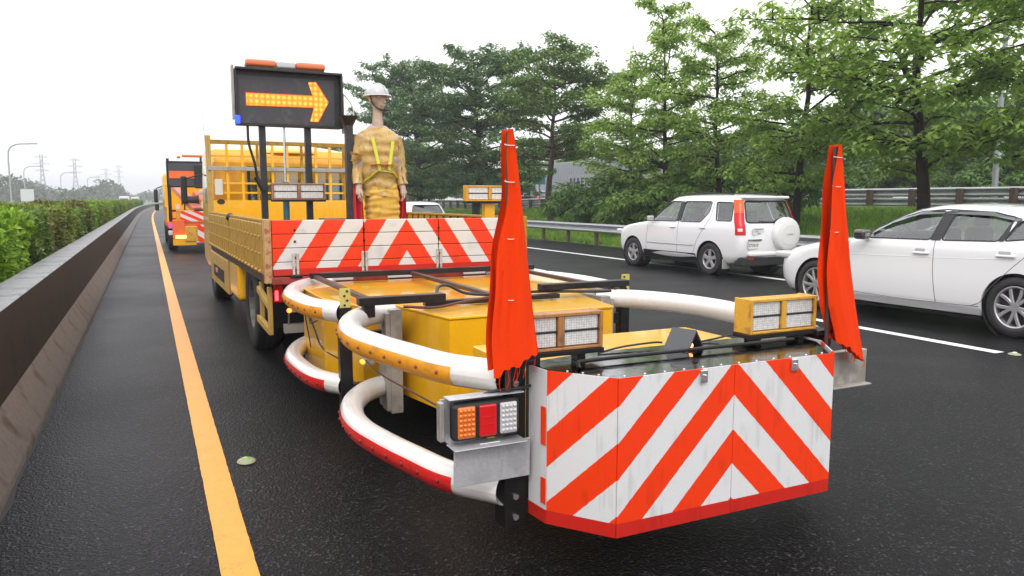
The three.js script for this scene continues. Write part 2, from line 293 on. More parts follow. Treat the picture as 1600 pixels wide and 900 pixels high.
// tree with flat tiers of branches: trunk + crown, local to its base
function tieredTree(seed, { h, r, tr, clear = 0.28, dark, light, tiers = 9, dens = 1, leafLen = 0.19, airy = 0.3, jit = 1.5, rose = 0 }) {
  const R = rng(seed), wood = [], L = leafMesh(), up = new THREE.Vector3(0, 1, 0);
  const tp = []; let wx = 0, wz = 0;
  for (let i = 0; i <= 7; i++) { tp.push(new THREE.Vector3(wx, h * 0.97 * i / 7 - (i ? 0 : 0.15), wz)); wx += (R() - 0.5) * 0.03 * h; wz += (R() - 0.5) * 0.03 * h; }
  const tc = new THREE.CatmullRomCurve3(tp); wood.push(limb(tp, tr, tr * 0.13, 9));
  const spray = (o, out, k) => {
    const n = Math.round((5 + R() * 4) * dens * (rose ? 1.7 : 1)), tone = R();
    for (let i = 0; i < n; i++) {
      const a = R() * 6.283, d = new THREE.Vector3(Math.cos(a), -0.15 - 0.45 * R(), Math.sin(a)).addScaledVector(out, 0.4).normalize();
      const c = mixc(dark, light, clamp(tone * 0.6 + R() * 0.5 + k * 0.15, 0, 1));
      const p = o.clone().add(new THREE.Vector3((R() - 0.5) * 0.4, (R() - 0.5) * 0.3, (R() - 0.5) * 0.4));
      leaf(L, p, d, new THREE.Vector3((R() - 0.5) * 0.8, 1, (R() - 0.5) * 0.8).normalize(), leafLen * (0.7 + R() * 0.6), leafLen * (0.36 + 0.2 * R()), c);
    }
  };
  for (let k = 0; k < tiers; k++) {
    const f = k / (tiers - 1), y = lerp(clear, 0.985, f), o0 = y, prof = (0.8 + 0.35 * Math.sin(Math.PI * Math.min(1, f * 1.05 + 0.05))) * (1 - 0.42 * f ** 4) * (0.75 + 0.4 * R());
    const n = 4 + Math.floor(R() * 3), a0 = R() * 6.28;
    for (let i = 0; i < n; i++) {
      if (R() < airy * f * 0.6) continue;
      const o = tc.getPointAt(clamp((o0 + (R() - 0.5) * jit / tiers) / 0.985, 0.15, 1)), a = a0 + i * 6.283 / n + (R() - 0.5) * 0.9, len = r * prof * (0.65 + 0.5 * R()), out = new THREE.Vector3(Math.cos(a), 0, Math.sin(a)), rise = 0.05 + 0.95 * R() * R() + 0.7 * f * R(), pts = [];
      for (let q = 0; q <= 4; q++) { const t = q / 4; pts.push(o.clone().addScaledVector(out, len * t).add(new THREE.Vector3((R() - 0.5) * 0.16 * q, len * rise * (t - 0.35 * t * t) + (R() - 0.5) * 0.1 * (q > 0), (R() - 0.5) * 0.16 * q))); }
      wood.push(limb(pts, tr * (0.36 - 0.2 * f), 0.012, 5));
      const c = new THREE.CatmullRomCurve3(pts);
      for (let d = 0.3 + 0.25 * R(); d < 1.02; d += (rose ? 0.34 : 0.2) / len) spray(c.getPointAt(Math.min(1, d)), out, f);
      const m = (rose ? 5 : 4) + Math.floor(R() * 4);
      for (let q = 0; q < m; q++) {
        const t0 = 0.28 + 0.68 * (q + R()) / m, s0 = c.getPointAt(Math.min(1, t0)), b = a + (q % 2 ? 1 : -1) * (0.5 + 0.7 * R()), l2 = len * (0.25 + 0.32 * R()), o2 = new THREE.Vector3(Math.cos(b), 0, Math.sin(b));
        const p2 = [s0, s0.clone().addScaledVector(o2, l2 * 0.5).add(new THREE.Vector3(0, 0.08, 0)), s0.clone().addScaledVector(o2, l2).add(new THREE.Vector3(0, -0.1 + 0.55 * R(), 0))];
        wood.push(limb(p2, 0.022, 0.007, 4)); const c2 = new THREE.CatmullRomCurve3(p2);
        for (let d = rose ? 0.55 : 0.25; d < 1.02; d += (rose ? 0.22 : 0.2) / l2) spray(c2.getPointAt(Math.min(1, d)), o2, f);
      }
    }
  }
  return { wood: mergeGeometries(wood.map(clean)), leaves: leafGeo(L) };
}
// rounded crown of overlapping leaf clumps
function bushyTree(seed, { h, r, tr, base = 0.25, dark, light, n = 5000, leafLen = 0.3, lobes = 26, flatTop = 0.75 }) {
  const R = rng(seed), L = leafMesh(), wood = [], cy = h * (1 + base) / 2, ry = h * (1 - base) / 2;
  if (tr) wood.push(limb([new THREE.Vector3(0, -0.2, 0), new THREE.Vector3(0.1, h * 0.3, 0), new THREE.Vector3(-0.05, h * 0.55, 0.1), new THREE.Vector3(0.1, h * 0.85, 0)], tr, tr * 0.2, 7));
  const lb = [];
  for (let i = 0; i < lobes; i++) {
    const a = R() * 6.283, z = R() * 2 - 1, q = Math.sqrt(1 - z * z), d = 0.45 + 0.4 * R();
    const c = new THREE.Vector3(Math.cos(a) * q * r * d, cy + z * ry * d, Math.sin(a) * q * r * d); lb.push([c, (0.28 + 0.2 * R()) * Math.min(r, ry), R()]);
    if (tr) wood.push(limb([new THREE.Vector3(0, h * 0.35, 0), c.clone().multiplyScalar(0.5).add(new THREE.Vector3(0, h * 0.25, 0)), c], tr * 0.3, 0.015, 4));
  }
  for (let i = 0; i < n; i++) {
    const [c, cr, tone] = lb[Math.floor(R() * lobes)], a = R() * 6.283, z = R() * 1.7 - 0.7, q = Math.sqrt(Math.max(0, 1 - z * z)), rr = cr * (0.55 + 0.5 * R());
    const nrm = new THREE.Vector3(Math.cos(a) * q, z * flatTop, Math.sin(a) * q), o = c.clone().addScaledVector(nrm, rr);
    if (o.y < 0.02) o.y = 0.02 + 0.2 * R();
    const dir = new THREE.Vector3(R() - 0.5, -0.25 - 0.3 * R(), R() - 0.5).addScaledVector(nrm, 0.7).normalize();
    leaf(L, o, dir, nrm.clone().add(new THREE.Vector3(R() - 0.5, 0.6, R() - 0.5)).normalize(), leafLen * (0.7 + 0.6 * R()), leafLen * (0.4 + 0.2 * R()), mixc(dark, light, clamp(tone * 0.5 + 0.55 * R(), 0, 1)));
  }
  return { wood: wood.length ? mergeGeometries(wood.map(clean)) : null, leaves: leafGeo(L) };
}
function plant(name, v, x, s, turn, scale, label, category, group, barkMat = bark) {
  const o = new THREE.Group(); o.name = numbered(name); o.position.set(x, groundY(x, s), -s); o.rotation.y = turn; o.scale.set(scale[0], scale[1], scale[0]); o.off = new THREE.Vector3(); scene.add(o); meta(o, label, category, group);
  if (v.wood) { if (!v.woodUV) { boxUV(v.wood); v.woodUV = 1; } const m = new THREE.Mesh(v.wood, barkMat); m.name = 'trunk'; m.castShadow = m.receiveShadow = true; o.add(m); }
  const c = new THREE.Mesh(v.leaves, foliage); c.name = 'crown'; c.castShadow = c.receiveShadow = true; o.add(c); return o;
}
const DG = [0.065, 0.14, 0.035], MG = [0.16, 0.30, 0.05], LG = [0.26, 0.43, 0.06], YG = [0.42, 0.57, 0.11];
const cool = [0.19, 0.32, 0.11];
const TV = [
  tieredTree(101, { h: 8, r: 1.95, tr: 0.14, clear: 0.24, leafLen: 0.21, dark: MG, light: YG, tiers: 11, airy: 0.75, dens: 1.15, rose: 1 }),
  tieredTree(102, { h: 8, r: 2.2, tr: 0.145, clear: 0.26, leafLen: 0.21, dark: MG, light: YG, tiers: 11, airy: 0.7, dens: 1.2, rose: 1 }),
  tieredTree(103, { h: 9, r: 3.4, tr: 0.22, clear: 0.17, dark: DG, light: cool, tiers: 14, dens: 1.7, airy: 0.0, jit: 1.6, rose: 1, leafLen: 0.22 }),
  tieredTree(104, { h: 8.5, r: 2.6, tr: 0.17, clear: 0.36, dark: DG, light: [0.24, 0.38, 0.08], tiers: 11, dens: 1.5, jit: 1.5, rose: 1, leafLen: 0.21, airy: 0.2 }),
];
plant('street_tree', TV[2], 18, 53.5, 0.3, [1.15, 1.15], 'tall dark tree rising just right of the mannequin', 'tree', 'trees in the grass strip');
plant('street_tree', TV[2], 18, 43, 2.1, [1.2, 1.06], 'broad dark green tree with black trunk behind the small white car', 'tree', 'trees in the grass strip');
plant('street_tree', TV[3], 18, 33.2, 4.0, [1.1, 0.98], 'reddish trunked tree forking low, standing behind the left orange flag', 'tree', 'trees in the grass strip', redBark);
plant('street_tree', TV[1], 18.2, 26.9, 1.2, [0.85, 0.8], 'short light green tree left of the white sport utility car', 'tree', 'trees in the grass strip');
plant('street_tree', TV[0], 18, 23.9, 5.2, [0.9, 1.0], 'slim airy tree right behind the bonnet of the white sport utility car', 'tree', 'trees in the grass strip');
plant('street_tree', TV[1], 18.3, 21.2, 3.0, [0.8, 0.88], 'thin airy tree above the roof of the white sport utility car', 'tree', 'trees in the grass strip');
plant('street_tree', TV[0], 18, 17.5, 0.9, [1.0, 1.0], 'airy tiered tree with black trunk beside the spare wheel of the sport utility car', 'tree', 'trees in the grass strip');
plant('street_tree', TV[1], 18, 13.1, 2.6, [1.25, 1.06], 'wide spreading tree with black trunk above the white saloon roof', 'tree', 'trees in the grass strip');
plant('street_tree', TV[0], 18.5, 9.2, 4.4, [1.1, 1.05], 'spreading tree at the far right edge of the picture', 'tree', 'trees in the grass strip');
const BV = [
  bushyTree(201, { h: 8, r: 4, tr: 0.2, base: 0.12, dark: DG, light: LG, n: 9500, leafLen: 0.42 }),
  bushyTree(202, { h: 7, r: 3.6, tr: 0.2, base: 0.1, dark: [0.03, 0.07, 0.02], light: YG, n: 9500, leafLen: 0.40 }),
  bushyTree(203, { h: 9, r: 4, tr: 0.22, base: 0.15, dark: DG, light: MG, n: 9500, leafLen: 0.42 }),
];
{
  const R = rng(77), spots = [];
  for (let s = -2; s < 100; s += 4.2) spots.push([37 + 4 * R() + (s > 45 ? 3 : 0), s + 2 * R(), 0.7 + 0.2 * R()]);
  for (let s = -6; s < 130; s += 7.5) spots.push([46 + 5 * R(), s + 3 * R(), 0.8 + 0.25 * R()]);
  spots.forEach(([x, s, k], i) => plant('background_tree', BV[i % 3], x, s, R() * 6.28, [k * 1.1, k * (s > 45 ? 0.8 : 1)], 'bushy green tree in the wood beyond the slip road', 'tree', 'wood beyond the slip road'));
}
[[21.3, 61, 0.66], [22.3, 68, 0.75], [20.6, 76, 0.8], [22, 86, 0.95], [19.4, 98, 0.95]].forEach(([x, s, k], i) => plant('bushy_tree', BV[(i + 1) % 3], x, s, i * 1.7, [k, k], 'bushy tree at the far end of the grass strip, ' + ['nearest', 'second', 'third', 'fourth', 'farthest'][i] + ' of five', 'tree', 'bushy trees at the end of the grass strip'));
const SV = [bushyTree(211, { h: 2.4, r: 1.7, tr: 0, base: 0.0, dark: DG, light: [0.18, 0.34, 0.06], n: 4200, leafLen: 0.2, lobes: 22 }), bushyTree(212, { h: 1.9, r: 1.5, tr: 0, base: 0.0, dark: DG, light: LG, n: 3200, leafLen: 0.18, lobes: 18 })];
for (const [i, x, s, k, l] of [[0, 17.0, 28.9, 0.95, 'large dark shrub beside the reddish tree trunk'], [0, 16.9, 26.2, 1.1, 'dark shrub ahead of the white sport utility car'], [1, 16.6, 24.0, 1.0, 'low shrub behind the bonnet of the sport utility car'], [1, 17.5, 21.8, 1.1, 'shrub behind the side windows of the sport utility car'], [1, 19.5, 30.8, 1.0, 'shrub in the grass right of the reddish trunk'],
  [0, 20.5, 24.5, 1.2, 'shrub high on the bank behind the airy trees'], [1, 19.6, 19.2, 1.0, 'shrub beside the black trunk at the spare wheel']]) plant('shrub', SV[i], x, s, i + s, [k, k], l, 'shrub');
{ // low growth along the far side of the slip road
  const R = rng(88);
  for (let s = 2; s < 64; s += 2.3) plant('roadside_shrub', SV[Math.floor(R() * 2)], 35 + 1.2 * R(), s, R() * 6, [1.0 + 0.3 * R(), 1.0 + 0.4 * R()], 'dense shrub along the far edge of the slip road', 'shrub', 'shrubs along the slip road');
}
{ // trimmed hedge on the median, one bush after another
  const HV = [];
  const cols = [[[0.14, 0.28, 0.02], [0.42, 0.62, 0.05]], [[0.12, 0.18, 0.02], [0.38, 0.44, 0.07]], [[0.12, 0.12, 0.03], [0.32, 0.31, 0.08]], [[0.07, 0.14, 0.025], [0.25, 0.38, 0.06]]];
  cols.forEach(([d, l], v) => {
    const R = rng(300 + v), L = leafMesh(), nn = noiser(8, 310 + v), core = [];
    for (let i = 0; i < 6500; i++) {
      const f = R(), a = R() * 2 - 1, b = R() * 2 - 1; let n, o;
      if (f < 0.38) { n = new THREE.Vector3(1, 0.1, 0); o = new THREE.Vector3(0.62, 0.72 + 0.7 * a, 0.95 * b); } else if (f < 0.7) { n = new THREE.Vector3(0, 1, 0); o = new THREE.Vector3(0.62 * a, 1.42, 0.95 * b); } else if (f < 0.86) { n = new THREE.Vector3(-1, 0.1, 0); o = new THREE.Vector3(-0.62, 0.72 + 0.7 * a, 0.95 * b); } else { n = new THREE.Vector3(0, 0.1, R() < 0.5 ? 1 : -1); o = new THREE.Vector3(0.6 * a, 0.72 + 0.7 * R(), 0.9 * n.z); }
      const bump = nn(0.5 + o.z * 0.5 + o.x * 0.3, o.y * 0.5 + o.x * 0.2); o.addScaledVector(n, (bump - 0.65) * 0.24 - 0.1 * R() * R());
      if (o.y < 0.02) o.y = 0.02;
      const dir = new THREE.Vector3(R() - 0.5, R() - 0.35, R() - 0.5).addScaledVector(n, 0.5).normalize();
      leaf(L, o, dir, n.clone().add(new THREE.Vector3(R() - 0.5, R() - 0.2, R() - 0.5)).normalize(), 0.06 + 0.05 * R(), 0.042 + 0.024 * R(), mixc(d, l, R()));
    }
    const twig = []; for (let i = 0; i < 30; i++) { const x = (R() - 0.5) * 0.9, z = (R() - 0.5) * 1.6; twig.push(rod([x * 0.4, 0, -z * 0.6], [x, 1.2, -z], 0.014, 0.005, 5)); }
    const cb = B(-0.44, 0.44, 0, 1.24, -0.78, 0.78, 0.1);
    HV.push({ wood: mergeGeometries([...twig, cb].map(clean)), leaves: leafGeo(L) });
  });
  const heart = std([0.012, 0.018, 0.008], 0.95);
  const order = [1, 1, 0, 0, 3, 2, 1, 1, 3, 2, 3, 0, 3, 1];
  let i = 0;
  for (let s = 5.2; s < 120; s += 1.72, i++) {
    const v = order[i % order.length], lab = ['bright fresh green hedge bush behind the median barrier', 'olive green hedge bush behind the median barrier', 'brownish half bare hedge bush behind the median barrier', 'dark green hedge bush behind the median barrier'][v];
    const o = plant('hedge_bush', HV[v], -1.98 + bend(s), s, (i % 2) * Math.PI, [1, 0.97 + 0.06 * Math.sin(i * 2.3)], lab, 'hedge', 'hedge behind the median barrier', heart);
    o.children[0].name = 'branches'; o.children[1].name = 'leaves';
  }
}
{ // grass on the verge
  const R = rng(401), blade = new THREE.BufferGeometry(), bp = [];
  for (let k = 0; k < 7; k++) { const a = k * 0.9, x = 0.05 * Math.cos(a * 2.3), z = 0.05 * Math.sin(a * 3.1), dx = 0.012 * Math.cos(a), dz = 0.012 * Math.sin(a), lx = 0.07 * Math.cos(a * 1.7), lz = 0.07 * Math.sin(a * 1.7), h = 0.14 + 0.05 * Math.sin(k * 2.1); bp.push(x - dx, 0, z - dz, x + dx, 0, z + dz, x + lx, h, z + lz); }
  blade.setAttribute('position', new THREE.Float32BufferAttribute(bp, 3)); blade.computeVertexNormals();
  const m = std([1, 1, 1], 0.7, { side: THREE.DoubleSide }), N = 42000, im = new THREE.InstancedMesh(blade, m, N), M = new THREE.Matrix4(), q = new THREE.Quaternion(), e = new THREE.Euler(), c = new THREE.Color();
  for (let i = 0; i < N; i++) {
    const s = 3 + 62 * R() * R() + 6 * R(), x = 14.4 + 9.8 * R(), k = 0.6 + 0.8 * R(), t = R();
    e.set((R() - 0.5) * 0.3, R() * 6.28, (R() - 0.5) * 0.3); M.compose(new THREE.Vector3(x, groundY(x, s) - 0.01, -s), q.setFromEuler(e), new THREE.Vector3(k * 1.3, k, k * 1.3)); im.setMatrixAt(i, M); im.setColorAt(i, c.setRGB(lerp(0.07, 0.24, t), lerp(0.17, 0.40, t), lerp(0.015, 0.03, t)));
  }
  im.name = 'grass'; im.userData = { kind: 'stuff', label: 'bright green grass on the bank behind the guard rail', category: 'grass' }; im.receiveShadow = true; scene.add(im);
}
{ // far hazy tree belt across the opposite carriageway
  const R = rng(451), L = leafMesh();
  for (let i = 0; i < 26000; i++) {
    const s = 240 + 260 * R(), u = R(), x = lerp(-150, 40, u) + bend(s) * 0.4 - (s - 240) * 0.05, hh = 5.2 + 2.2 * Math.sin(x * 0.21 + s * 0.013) + 1.6 * Math.sin(x * 0.57 + 2) + (x < -40 ? 1 : 0);
    if (x > -22 + bend(s) && s < 420) continue;
    const y = hh * Math.sqrt(R()), d = new THREE.Vector3(R() - 0.5, R() - 0.6, R() - 0.5).normalize();
    leaf(L, new THREE.Vector3(x, y, -s), d, new THREE.Vector3(R() - 0.5, 1, R()).normalize(), 1.3 + 1.2 * R(), 0.9, mixc([0.03, 0.06, 0.025], [0.07, 0.11, 0.05], R()));
  }
  const m = new THREE.Mesh(leafGeo(L), foliage); m.name = 'far_tree_belt'; m.userData = { kind: 'stuff', label: 'hazy belt of trees on the horizon behind the hedge', category: 'tree belt' }; scene.add(m);
}
// ---------- crash cushion behind the truck ----------
function canvasTex(w, h, draw) { const c = document.createElement('canvas'); c.width = w; c.height = h; draw(c.getContext('2d'), w, h); const t = new THREE.CanvasTexture(c); t.colorSpace = THREE.SRGBColorSpace; t.magFilter = THREE.LinearFilter; return t; }
const RED = [0.84, 0.045, 0.006], WHT = [0.68, 0.68, 0.685];
// retro-reflective sheeting: dist = metres from the centre seam (unrolled), y = metres above the ground
function chevronPanel(d0, d1, y0, y1, isRed, band, seed, w = 512, h = 512, fade = 0) {
  const n1 = noiser(9, seed), n2 = noiser(120, seed + 1), n3 = noiser(40, seed + 2);
  const t = tex(w, (u, v) => {
    const d = lerp(d0, d1, u), y = lerp(y0, y1, v), red = y < band || isRed(d, y, n3(u, v) * 0.003);
    const dirt = sstep(0.55, 0.95, n1(u, v) * 0.5 + n3(u, v * 0.12) * 0.5) * 0.4 + 0.1 * n2(u, v), c = red ? (y < band ? [0.55, 0.02, 0.012] : RED) : WHT;
    return [0, 1, 2].map((q) => toS(lerp(c[q], c[q] * (red ? 0.6 : 0.55), dirt) ));
  }, 0, true, h);
  t.wrapS = t.wrapT = THREE.ClampToEdgeWrapping;
  const m = std([1, 1, 1], 0.32, { clearcoat: 0.15, clearcoatRoughness: 0.2, specularIntensity: 0.6 }); m.map = t; return m;
}
function panelGeo(a, b, y0, y1, th = 0.006) { const g = quadWall(a, b, y0, y1, th), u = g.attributes.uv, L = Math.hypot(b[0] - a[0], b[1] - a[1]); for (let i = 0; i < u.count; i++) u.setXY(i, u.getX(i) / L, (u.getY(i) - y0) / (y1 - y0)); return g; }
const fr = (x) => x - Math.floor(x);
const cushion = thing('crash_cushion', 'yellow crash cushion with white bumper tubes and striped rear panel behind the truck', 'crash cushion', 2.19, 0, 2.42);
{
  const A = cushion, y0 = 0.225, y1 = 0.872, cx = 2.19;
  const stripes = (d, y, j) => fr((d + y - 0.875 + j - 0.166) / 0.298) < 0.5;
  const mL = chevronPanel(0.58, 0, y0, y1, stripes, 0.283, 501), mR = chevronPanel(0, 0.58, y0, y1, stripes, 0.283, 504);
  const fL = chevronPanel(0.87, 0.58, y0, y1, stripes, 0.283, 507, 256), fR = chevronPanel(0.58, 0.87, y0, y1, stripes, 0.283, 510, 256), sideM = chevronPanel(0.97, 0.87, y0, y1, () => false, 0.283, 513, 64);
  P('chevron_panel', panelGeo([1.612, 2.42], [cx - 0.0015, 2.42], y0, y1), mL, A); P('chevron_panel', panelGeo([cx + 0.0015, 2.42], [2.768, 2.42], y0, y1), mR, A);
  P('corner_panel', panelGeo([1.428, 2.66], [1.610, 2.422], y0, y1), fL, A); P('corner_panel', panelGeo([2.770, 2.422], [2.952, 2.66], y0, y1), fR, A);
  P('side_panel', panelGeo([1.412, 2.79], [1.426, 2.662], y0, y1), sideM, A); P('side_panel', panelGeo([2.954, 2.662], [2.968, 2.79], y0, y1), sideM, A);
  // narrow red reflector strips on the side edge
  for (const [a, b] of [[0.31, 0.42], [0.56, 0.72]]) P('reflector_strip', quadWall([1.4205, 2.69], [1.4245, 2.655], a, b, 0.003).translate(-0.006, 0, 0), std(RED, 0.35), A);
  const wet = std([0.03, 0.031, 0.033], 0.24, { metalness: 0.1, clearcoat: 0.6, clearcoatRoughness: 0.08, metres: 1 });
  { const a = noiser(26, 521), b = noiser(90, 522); wet.map = tex(256, (u, v) => { const k = sstep(0.5, 0.75, a(u, v) * 0.6 + b(u, v) * 0.4), L = lerp(0.018, 0.07, k); return [toS(L), toS(L * 1.02), toS(L * 1.05)]; }, 0.7); wet.roughnessMap = tex(256, (u, v) => { const g = lerp(120, 255, sstep(0.45, 0.8, a(u, v))); return [g, g, g]; }, 0.7, false); }
  P('top_plate', slab([[1.432, 2.79], [1.445, 2.672], [1.622, 2.435], [2.758, 2.435], [2.935, 2.672], [2.948, 2.79], [2.948, 2.92], [1.75, 2.92], [1.43, 2.85]], 0.855, 0.868, 0.003), wet, A);
  { // bolts round the plate edge
    const b = []; for (let k = 0; k < 12; k++) { const x = 1.66 + k * 0.097; b.push(new THREE.CylinderGeometry(0.005, 0.006, 0.004, 8).translate(x, 0.871, -2.452)); } for (let k = 1; k < 4; k++) b.push(new THREE.CylinderGeometry(0.005, 0.006, 0.004, 8).translate(lerp(1.46, 1.62, k / 4), 0.871, -lerp(2.68, 2.46, k / 4)));
    P('bolts', b, chrome, A);
  }
  P('inner_box', slab([[1.45, 2.78], [1.63, 2.45], [2.75, 2.45], [2.93, 2.78], [2.93, 2.9], [1.45, 2.9]], 0.25, 0.853, 0), blackSteel, A);
  for (const x of [2.02, 2.52]) { const l = P('latch', B(x - 0.018, x + 0.018, 0.815, 0.868, 2.405, 2.414, 0.003), chrome, A); P('latch_hook', [B(x - 0.006, x + 0.006, 0.825, 0.85, 2.396, 2.406, 0.002)], chrome, l); }
  // rod lying across the plate and hooded marker lamp
  P('bar', tube([[1.56, 0.872, 2.63], [1.575, 0.885, 2.66], [1.64, 0.888, 2.69], [2.2, 0.889, 2.69], [2.79, 0.889, 2.685]], 0.009, 60, 8), blackSteel, A);
  {
    const hood = new THREE.ExtrudeGeometry(new THREE.Shape([[-0.075, 0], [0, 0.095], [0.075, 0], [0.065, 0], [0, 0.082], [-0.065, 0]].map((p) => new THREE.Vector2(...p))), { depth: 0.13, bevelEnabled: false }).rotateY(0.35).translate(2.2, 0.87, -2.86);
    const h = P('lamp_hood', hood, std([0.03, 0.032, 0.036], 0.35, { clearcoat: 0.5 }), A);
    P('hood_back', new THREE.ExtrudeGeometry(new THREE.Shape([[-0.068, 0], [0, 0.085], [0.068, 0]].map((p) => new THREE.Vector2(...p))), { depth: 0.004, bevelEnabled: false }).rotateY(0.35).translate(2.205, 0.87, -2.852), blackSteel, h);
    P('marker_lamp', new THREE.SphereGeometry(0.014, 12, 8).translate(2.222, 0.893, -2.752), glow([1, 0.35, 0.12], 2.5), h);
    P('bracket', B(2.17, 2.25, 0.868, 0.878, 2.74, 2.8, 0.002), blackSteel, h);
  }
  P('cable', [tube([[1.8, 0.873, 2.87], [1.95, 0.884, 2.9], [2.12, 0.89, 2.9], [2.16, 0.89, 2.88]], 0.005, 30, 6), tube([[2.27, 0.885, 2.85], [2.36, 0.875, 2.88], [2.47, 0.88, 2.89], [2.56, 0.9, 2.86]], 0.005, 30, 6)], cableMat, A);
  // black rear posts with bolts
  for (const sg of [-1, 1]) {
    const x = cx + sg * 0.845, p = P('rear_post', [B(x - 0.05, x + 0.05, 0.17, 0.905, 2.79, 2.89), B(x - 0.045, x + 0.06, 0.885, 0.908, 2.72, 2.93)], blackSteel, A);
    P('bolt', [0.22, 0.31, 0.8].map((y) => new THREE.CylinderGeometry(0.014, 0.014, 0.014, 6).rotateX(Math.PI / 2).translate(x, y, -2.785)), chrome, p);
  }
  // bumper tubes: swept ring, with reflective band and rivets on the outer lower side
  const sweep = (pts, r, a0, a1, t0, t1, sg, n = 40, k = 20, caps = false) => {
    const c = new THREE.CatmullRomCurve3(pts.map(([x, y, s]) => V(x, y, s))), p = [], u = [], ix = [], N = new THREE.Vector3(), T = new THREE.Vector3(), Q = new THREE.Vector3(), up = new THREE.Vector3(0, 1, 0);
    for (let i = 0; i <= n; i++) { const t = lerp(t0, t1, i / n); c.getPointAt(t, Q); c.getTangentAt(t, T); N.crossVectors(T, up).normalize().multiplyScalar(sg); for (let j = 0; j <= k; j++) { const a = lerp(a0, a1, j / k); p.push(Q.x + r * (N.x * Math.cos(a)), Q.y + r * Math.sin(a), Q.z + r * N.z * Math.cos(a)); u.push(i / n * 2.6, j / k * 0.3); } }
    for (let i = 0; i < n; i++) for (let j = 0; j < k; j++) { const a = i * (k + 1) + j, b = a + k + 1; ix.push(a, b, a + 1, a + 1, b, b + 1); }
    const g = new THREE.BufferGeometry(); g.setAttribute('position', new THREE.Float32BufferAttribute(p, 3)); g.setAttribute('uv', new THREE.Float32BufferAttribute(u, 2)); g.setIndex(ix); g.computeVertexNormals(); return g;
  };
  const noUV = (m) => { const c = m.clone(); c.userData = {}; return c; }, tw = noUV(tubeWhite), ba = noUV(bandAmber), br = noUV(bandRed); tw.side = ba.side = br.side = THREE.DoubleSide;
  const rearP = [[1.40, 4.80], [1.25, 4.72], [1.08, 4.48], [0.985, 4.17], [0.965, 3.87], [1.01, 3.57], [1.078, 3.28], [1.15, 3.03], [1.30, 2.80]];
  const frontP = [[1.40, 6.70], [1.25, 6.60], [1.07, 6.32], [0.955, 5.90], [0.95, 5.47], [1.0, 5.12], [1.12, 4.88]];
  const rivet = (c, t, sg, r, a) => { const Q = c.getPointAt(t), T = c.getTangentAt(t), N = new THREE.Vector3().crossVectors(T, new THREE.Vector3(0, 1, 0)).normalize().multiplyScalar(sg); return new THREE.SphereGeometry(0.009, 8, 6).scale(1, 1.2, 1).translate(Q.x + (r + 0.001) * N.x * Math.cos(a), Q.y + (r + 0.001) * Math.sin(a), Q.z + (r + 0.001) * N.z * Math.cos(a)); };
  for (const sg of [-1, 1]) for (const [pp, b0, b1] of [[rearP, 0.22, 0.9], [frontP, 0.25, 0.93]]) for (const [y, bm] of [[0.83, ba], [0.345, br]]) {
    const pts = pp.map(([x, s]) => [sg < 0 ? x : 2 * cx - x, y, s]), c = new THREE.CatmullRomCurve3(pts.map((p) => V(...p)));
    const tb = P('bumper_tube', sweep(pts, 0.068, 0, Math.PI * 2, 0, 1, -sg, 64, 24), tw, A);
    P('reflective_band', sweep(pts, 0.0695, -1.0, 0.42, b0, b1, -sg, 50, 10), bm, tb);
    P('rivets', Array.from({ length: 11 }, (_, i) => rivet(c, lerp(b0 + 0.03, b1 - 0.03, i / 10), -sg, 0.0695, -0.05)), std(bm === ba ? [0.28, 0.06, 0.02] : [0.2, 0.01, 0.01], 0.5), tb);
  }
  // frame plates and mid posts with perforated yellow tags
  for (const sg of [-1, 1]) {
    const X = (x) => cx + sg * (cx - x) * -1, m = (x) => (sg < 0 ? x : 2 * cx - x);
    P('frame_plate', [B(m(1.36), m(1.44), 0.18, 0.86, 4.66, 4.95), B(m(1.33), m(1.36), 0.2, 0.84, 4.66, 4.76)], greySteel, A);
    P('frame_plate', [B(m(1.36), m(1.44), 0.18, 0.86, 6.55, 6.8)], greySteel, A);
    const p = P('mid_post', [B(m(1.075), m(1.155), 0.17, 0.87, 4.83, 4.9), B(m(1.155), m(1.42), 0.62, 0.7, 4.84, 4.9), B(m(1.155), m(1.42), 0.28, 0.36, 4.84, 4.9)], blackSteel, A);
    const holes = []; for (let k = 0; k < 4; k++) holes.push(new THREE.CylinderGeometry(0.008, 0.008, 0.004, 8).rotateX(Math.PI / 2).translate(m(1.115 + (k % 2 ? 0.012 : -0.005)), 0.885 + 0.03 * k, -4.827));
    const tag = P('post_tag', B(m(1.08), m(1.15), 0.868, 0.995, 4.83, 4.836, 0.001), worn([0.55, 0.45, 0.1], [0.3, 0.25, 0.08], 0.5, {}, { metres: 0.3, seed: 531 }), p);
    P('holes', holes, std([0.01, 0.01, 0.01], 0.8), tag);
    const ml = P('marker_lamp', new THREE.CylinderGeometry(0.014, 0.014, 0.03, 12).rotateX(Math.PI / 2).translate(m(1.16), 0.555, -4.60), glowAmber, A);
    P('lamp_base', [B(m(1.165), m(1.235), 0.53, 0.57, 4.6, 4.66), rod([m(1.2), 0.55, 4.65], [m(1.35), 0.56, 4.72], 0.01)], greySteel, ml);
  }
  // yellow energy absorbing boxes with folded lids
  const boxR = [[1.475, 4.95], [1.61, 4.25], [2.77, 4.25], [2.905, 4.95]], grow = (pts, k) => pts.map(([x, s]) => [cx + (x - cx) * k, s]);
  const rb = P('absorber_box', slab(boxR, 0.25, 0.835, 0.004), yellow, A); P('lid', slab(grow(boxR, 1.012).map(([x, s]) => [x, s + (s < 4.5 ? -0.008 : 0.008)]), 0.838, 0.856, 0.004), yellow, rb);
  P('seam', B(2.188, 2.192, 0.25, 0.83, 4.244, 4.25, 0), blackTrim, rb);
  const boxF = [[1.22, 6.6], [1.12, 6.35], [1.12, 5.55], [1.28, 5.05], [3.10, 5.05], [3.26, 5.55], [3.26, 6.35], [3.16, 6.6]];
